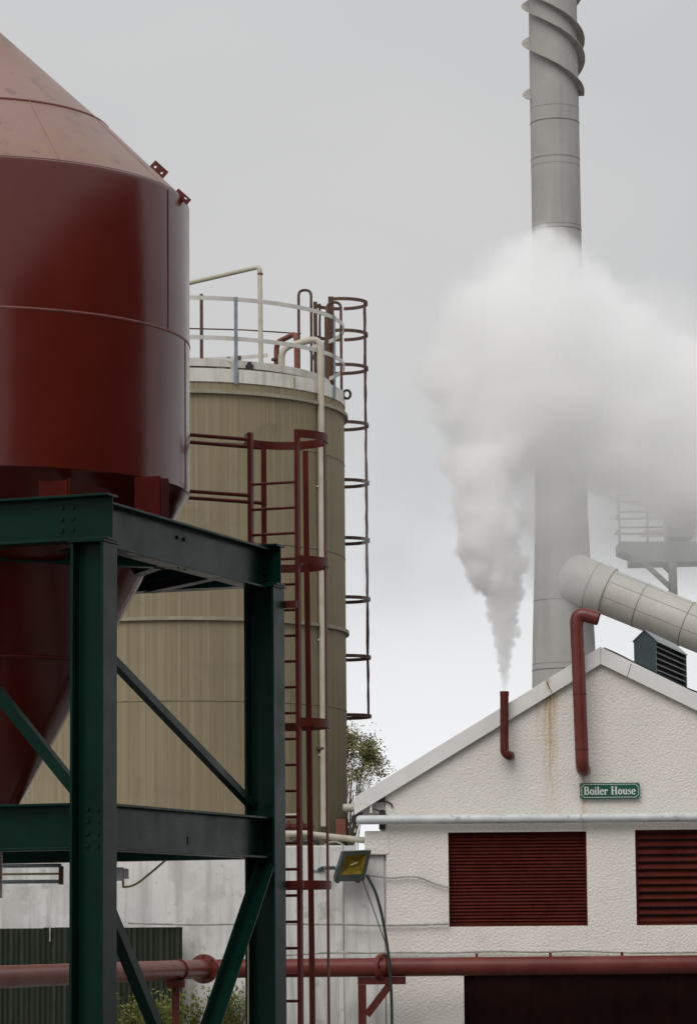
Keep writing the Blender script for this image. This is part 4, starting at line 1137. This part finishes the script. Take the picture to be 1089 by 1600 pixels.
# ------------------------------------------------------------------ tree behind the tank
def tree(px, Y, label):
    rd = random.Random(11)
    b0 = P(px, 1466, Y); b0.z = 0
    t_ = thing('tree', label, 'tree', b0)
    tr = MB(); lf = MB()
    ec = P(px + 2, 1212, Y); ex_, ez = 66 / F * Y, 80 / F * Y
    stem = Vector((b0.x, b0.y, PZ(px, 1345, Y)))
    tr.tube([b0, b0 + UZ * (stem.z * .5), stem], .2, 10, rad=[.16, .12, .09])
    def leaves(c, n, sg, s0, s1):
        for _ in range(n):
            q_ = c + Vector((rd.gauss(0, sg), rd.gauss(0, sg), rd.gauss(0, sg * .8)))
            v = Vector((rd.uniform(-1, 1), rd.uniform(-1, 1), rd.uniform(-.6, .8))).normalized(); u = v.orthogonal().normalized()
            s_ = rd.uniform(s0, s1)
            lf.add([q_, q_ + v * s_ + u * s_ * .45, q_ + v * s_ * 2, q_ + v * s_ - u * s_ * .45], [(0, 1, 2, 3)])
    for i in range(85):
        a_ = rd.uniform(0, 6.28); el = math.asin(rd.uniform(-.12, 1)); q = rd.uniform(.72, 1.05)
        tip = ec + Vector((math.cos(a_) * math.cos(el) * ex_ * q, math.sin(a_) * math.cos(el) * ex_ * q, math.sin(el) * ez * q))
        st0 = stem + Vector((rd.gauss(0, .06), rd.gauss(0, .06), rd.uniform(-.3, .2)))
        mid = (st0 + tip) / 2 + Vector((rd.gauss(0, .05), rd.gauss(0, .05), .08)) - (tip - ec) * .15
        path = []
        for k in range(9):
            t = k / 8
            path.append(st0 * (1 - t) ** 2 + mid * 2 * t * (1 - t) + tip * t * t + Vector((rd.gauss(0, .012), rd.gauss(0, .012), 0)))
        tr.tube(path, .02, 4, rad=[.013 * (1 - .8 * k / 8) for k in range(9)])
        if rd.random() < .8:
            leaves(tip - (tip - ec) * .1, rd.randint(35, 95), .085, .024, .046)
        leaves(tip, 6, .15, .02, .036)
        leaves(path[6], rd.randint(0, 14), .07, .015, .03)
    tr.build('trunk', M['bark'], t_); lf.build('crown', M['leaf'], t_, smooth=0, recalc=False)
tree(543, 62, 'bushy olive leaved tree showing between the tan tank and the boiler house')

# ------------------------------------------------------------------ warehouse to the right of the camera (seen mirrored in the silo's gloss)
wh = thing('warehouse', 'dark clad warehouse beside the yard, mirrored as the dark band in the red silo', 'building', (13, 20, 0))
MB().span((8.6, -3, 0), (20, 28.4, 13)).build('wall', M['stone'], wh, smooth=0)
MB().prism([(8.3, -3.3, 13.003), (20.3, -3.3, 13.003), (14.3, -3.3, 16)], (0, 32, 0)).build('roof', M['roof'], wh, smooth=0)
MB().span((8.52, 17, 0), (8.598, 21, 4.2)).build('door', M['lv'], wh, smooth=0)

# ------------------------------------------------------------------ steam: a density field on a voxel grid
YS = YE
def sp(px, py, rpx, dy=0, wgt=1.0):
    q_ = P(px, py, YS + dy); return (q_.x, q_.y - YS, q_.z, rpx / F * YS, wgt)
rs = random.Random(5)
jet = []
JT = [(1080, 788, 5), (1060, 788, 8), (1030, 789, 13), (1000, 789, 18), (950, 786, 28), (900, 780, 43), (850, 768, 60), (800, 760, 68), (750, 762, 70), (710, 757, 74)]
def jt(y):
    for (y0, x0, r0_), (y1, x1, r1_) in zip(JT, JT[1:]):
        if y1 <= y <= y0:
            t = (y0 - y) / (y0 - y1); return x0 + (x1 - x0) * t, r0_ + (r1_ - r0_) * t
y = 1079.0
while y > 715:                           # the rising plume, widening with height, with puffs thrown off to both sides
    xj_, rj_ = jt(y)
    jet.append(sp(xj_, y, rj_ * .8, .0))
    for sd2 in (-1, 1):
        jet.append(sp(xj_ + sd2 * rj_ * rs.uniform(.35, .68), y + rs.uniform(-.2, .2) * rj_, rj_ * rs.uniform(.32, .55), rs.uniform(-.45, .3) * rj_ / 111))
    y -= max(6, rj_ * .42)
cloud = [sp(700, 585, 55, .4), sp(765, 705, 85, .3), sp(740, 655, 72, .35), sp(800, 645, 110, .4), sp(725, 572, 74, .4), sp(775, 520, 110, .5), sp(840, 530, 140, .5), sp(835, 450, 105, .5), sp(850, 400, 50, .3), sp(838, 384, 26, .2), sp(870, 410, 30, .2), sp(785, 470, 62, .5), sp(812, 415, 45, .4), sp(905, 480, 85, .5),
         sp(870, 620, 130, .5), sp(950, 575, 120, .6), sp(1000, 640, 130, .7), sp(1070, 650, 140, .8), sp(960, 700, 100, .7), sp(1060, 740, 100, .8), sp(1150, 720, 160, .9)]
thin = [sp(880, 740, 150, .8), sp(980, 790, 150, .8), sp(870, 810, 120, .7), sp(1070, 800, 150, .8), sp(1010, 560, 150, .6), sp(1030, 840, 110, .9), sp(880, 880, 90, .8), sp(1150, 800, 160, .9), sp(1060, 700, 160, .9)]
wisp = [sp(650, 760, 130, .8), sp(690, 670, 130, .8), sp(610, 880, 110, .8), sp(700, 900, 70, .8)]
smin = (sp(560, 0, 0)[0], -1.6, PZ(788, 1090, YS)); smax = (sp(1230, 0, 0)[0], 2.9, PZ(850, 330, YS))
me = bpy.data.meshes.new('steam'); me.from_pydata([(0, 0, 0)], [], [])
steam = bpy.data.objects.new('steam', me); col.objects.link(steam)
steam.location = (0, YS, 0); steam['kind'] = 'stuff'
sm = bpy.data.materials.new('steam'); sm.use_nodes = True; st_ = sm.node_tree; st_.nodes.clear()
so_ = st_.nodes.new('ShaderNodeOutputMaterial'); pv = st_.nodes.new('ShaderNodeVolumePrincipled')
pv.inputs['Color'].default_value = (.999, .999, .999, 1); pv.inputs['Density'].default_value = 1.0; pv.inputs['Anisotropy'].default_value = .1
st_.links.new(pv.outputs[0], so_.inputs['Volume'])
me.materials.append(sm)
ng = bpy.data.node_groups.new('steam_field', 'GeometryNodeTree')
ng.interface.new_socket('Geometry', in_out='OUTPUT', socket_type='NodeSocketGeometry')
def gn(t, **k):
    n = ng.nodes.new(t)
    for a_, b_ in k.items(): setattr(n, a_, b_)
    return n
def gl(a_, b_): ng.links.new(a_, b_)
def gmath(op, a_, b_=None, c_=None):
    n = gn('ShaderNodeMath', operation=op)
    for i, q_ in enumerate((a_, b_, c_)):
        if q_ is None: continue
        if isinstance(q_, (int, float)): n.inputs[i].default_value = q_
        else: gl(q_, n.inputs[i])
    return n.outputs[0]
pos_n = gn('GeometryNodeInputPosition').outputs[0]
sepz = gn('ShaderNodeSeparateXYZ'); gl(pos_n, sepz.inputs[0])
def gmap(v, a0, a1, b0, b1):
    n = gn('ShaderNodeMapRange'); n.inputs['From Min'].default_value = a0; n.inputs['From Max'].default_value = a1
    n.inputs['To Min'].default_value = b0; n.inputs['To Max'].default_value = b1; gl(v, n.inputs[0]); return n.outputs[0]
zj = et.z
def gnoise(sc, det, ro):
    n = gn('ShaderNodeTexNoise'); n.inputs['Scale'].default_value = sc; n.inputs['Detail'].default_value = det; n.inputs['Roughness'].default_value = ro
    gl(pos_n, n.inputs['Vector']); return n
def warp(base, sc, det, amp_socket, ro=.55):
    n = gnoise(sc, det, ro)
    sub = gn('ShaderNodeVectorMath', operation='SUBTRACT'); gl(n.outputs['Color'], sub.inputs[0]); sub.inputs[1].default_value = (.5, .5, .5)
    scl = gn('ShaderNodeVectorMath', operation='SCALE'); gl(sub.outputs[0], scl.inputs[0]); gl(amp_socket, scl.inputs['Scale'])
    ad = gn('ShaderNodeVectorMath', operation='ADD'); gl(base, ad.inputs[0]); gl(scl.outputs[0], ad.inputs[1]); return ad.outputs[0]
amp_big = gmap(sepz.outputs['Z'], zj + 1.2, zj + 3.4, 0.0, .7)
amp_mid = gmap(sepz.outputs['Z'], zj + .1, zj + 2.4, .06, .42)
amp_fine = gmap(sepz.outputs['Z'], zj + .05, zj + 1.2, .03, .22)
pw_ = warp(pos_n, 1.1, 2, amp_big)
pw_ = warp(pw_, 3.4, 3, amp_mid, .6)
pw_ = warp(pw_, 9.0, 3, amp_fine, .6)
def field(balls, k):
    acc = None
    for (x, y, z, r, wgt) in balls:
        d = gn('ShaderNodeVectorMath', operation='DISTANCE'); gl(pw_, d.inputs[0]); d.inputs[1].default_value = (x, y, z)
        v = gmath('MULTIPLY_ADD', d.outputs['Value'], -1.0 / r, 1.0)
        acc = v if acc is None else gmath('SMOOTH_MAX', acc, v, k)
    return acc
def gclamp(v, a0, a1, b0, b1):
    return gmap(v, a0, a1, b0, b1)
fj = gclamp(field(jet, .05), 0, .25, 0, 1)
# the jet is clear just above the pipe mouth and condenses upward
fj = gmath('MULTIPLY', fj, gmap(sepz.outputs['Z'], zj - .02, zj + .35, 2.5, 12.0))
fj = gmath('MULTIPLY', fj, gmap(sepz.outputs['Z'], zj + 1.3, zj + 3.0, 1.0, .45))
fc_ = gmath('MULTIPLY', gclamp(field(cloud, .2), .0, .36, 0, 1), 3.0)
ft = gmath('MULTIPLY', gclamp(field(thin, .3), .0, .7, 0, 1), 1.15)
ft = gmath('ADD', ft, gmath('MULTIPLY', gclamp(field(wisp, .3), .0, .9, 0, 1), .28))
nz2 = gnoise(1.6, 4, .6)
mod = gmap(nz2.outputs[0], .32, .62, .5, 1.15)
dens = gmath('ADD', gmath('MAXIMUM', fj, fc_), ft)
dens = gmath('MULTIPLY', dens, mod)
dens = gmath('MULTIPLY', dens, gmap(sepz.outputs['Z'], zj - .01, zj + .03, 0, 1))
vc = gn('GeometryNodeVolumeCube')
gl(dens, vc.inputs['Density'])
vc.inputs['Min'].default_value = smin; vc.inputs['Max'].default_value = smax
vox = .026
for i, nme in enumerate(('Resolution X', 'Resolution Y', 'Resolution Z')):
    vc.inputs[nme].default_value = int((smax[i] - smin[i]) / vox)
smn = gn('GeometryNodeSetMaterial'); smn.inputs['Material'].default_value = sm
gl(vc.outputs[0], smn.inputs[0])
go = gn('NodeGroupOutput'); gl(smn.outputs[0], go.inputs[0])
mod_ = steam.modifiers.new('field', 'NODES'); mod_.node_group = ng
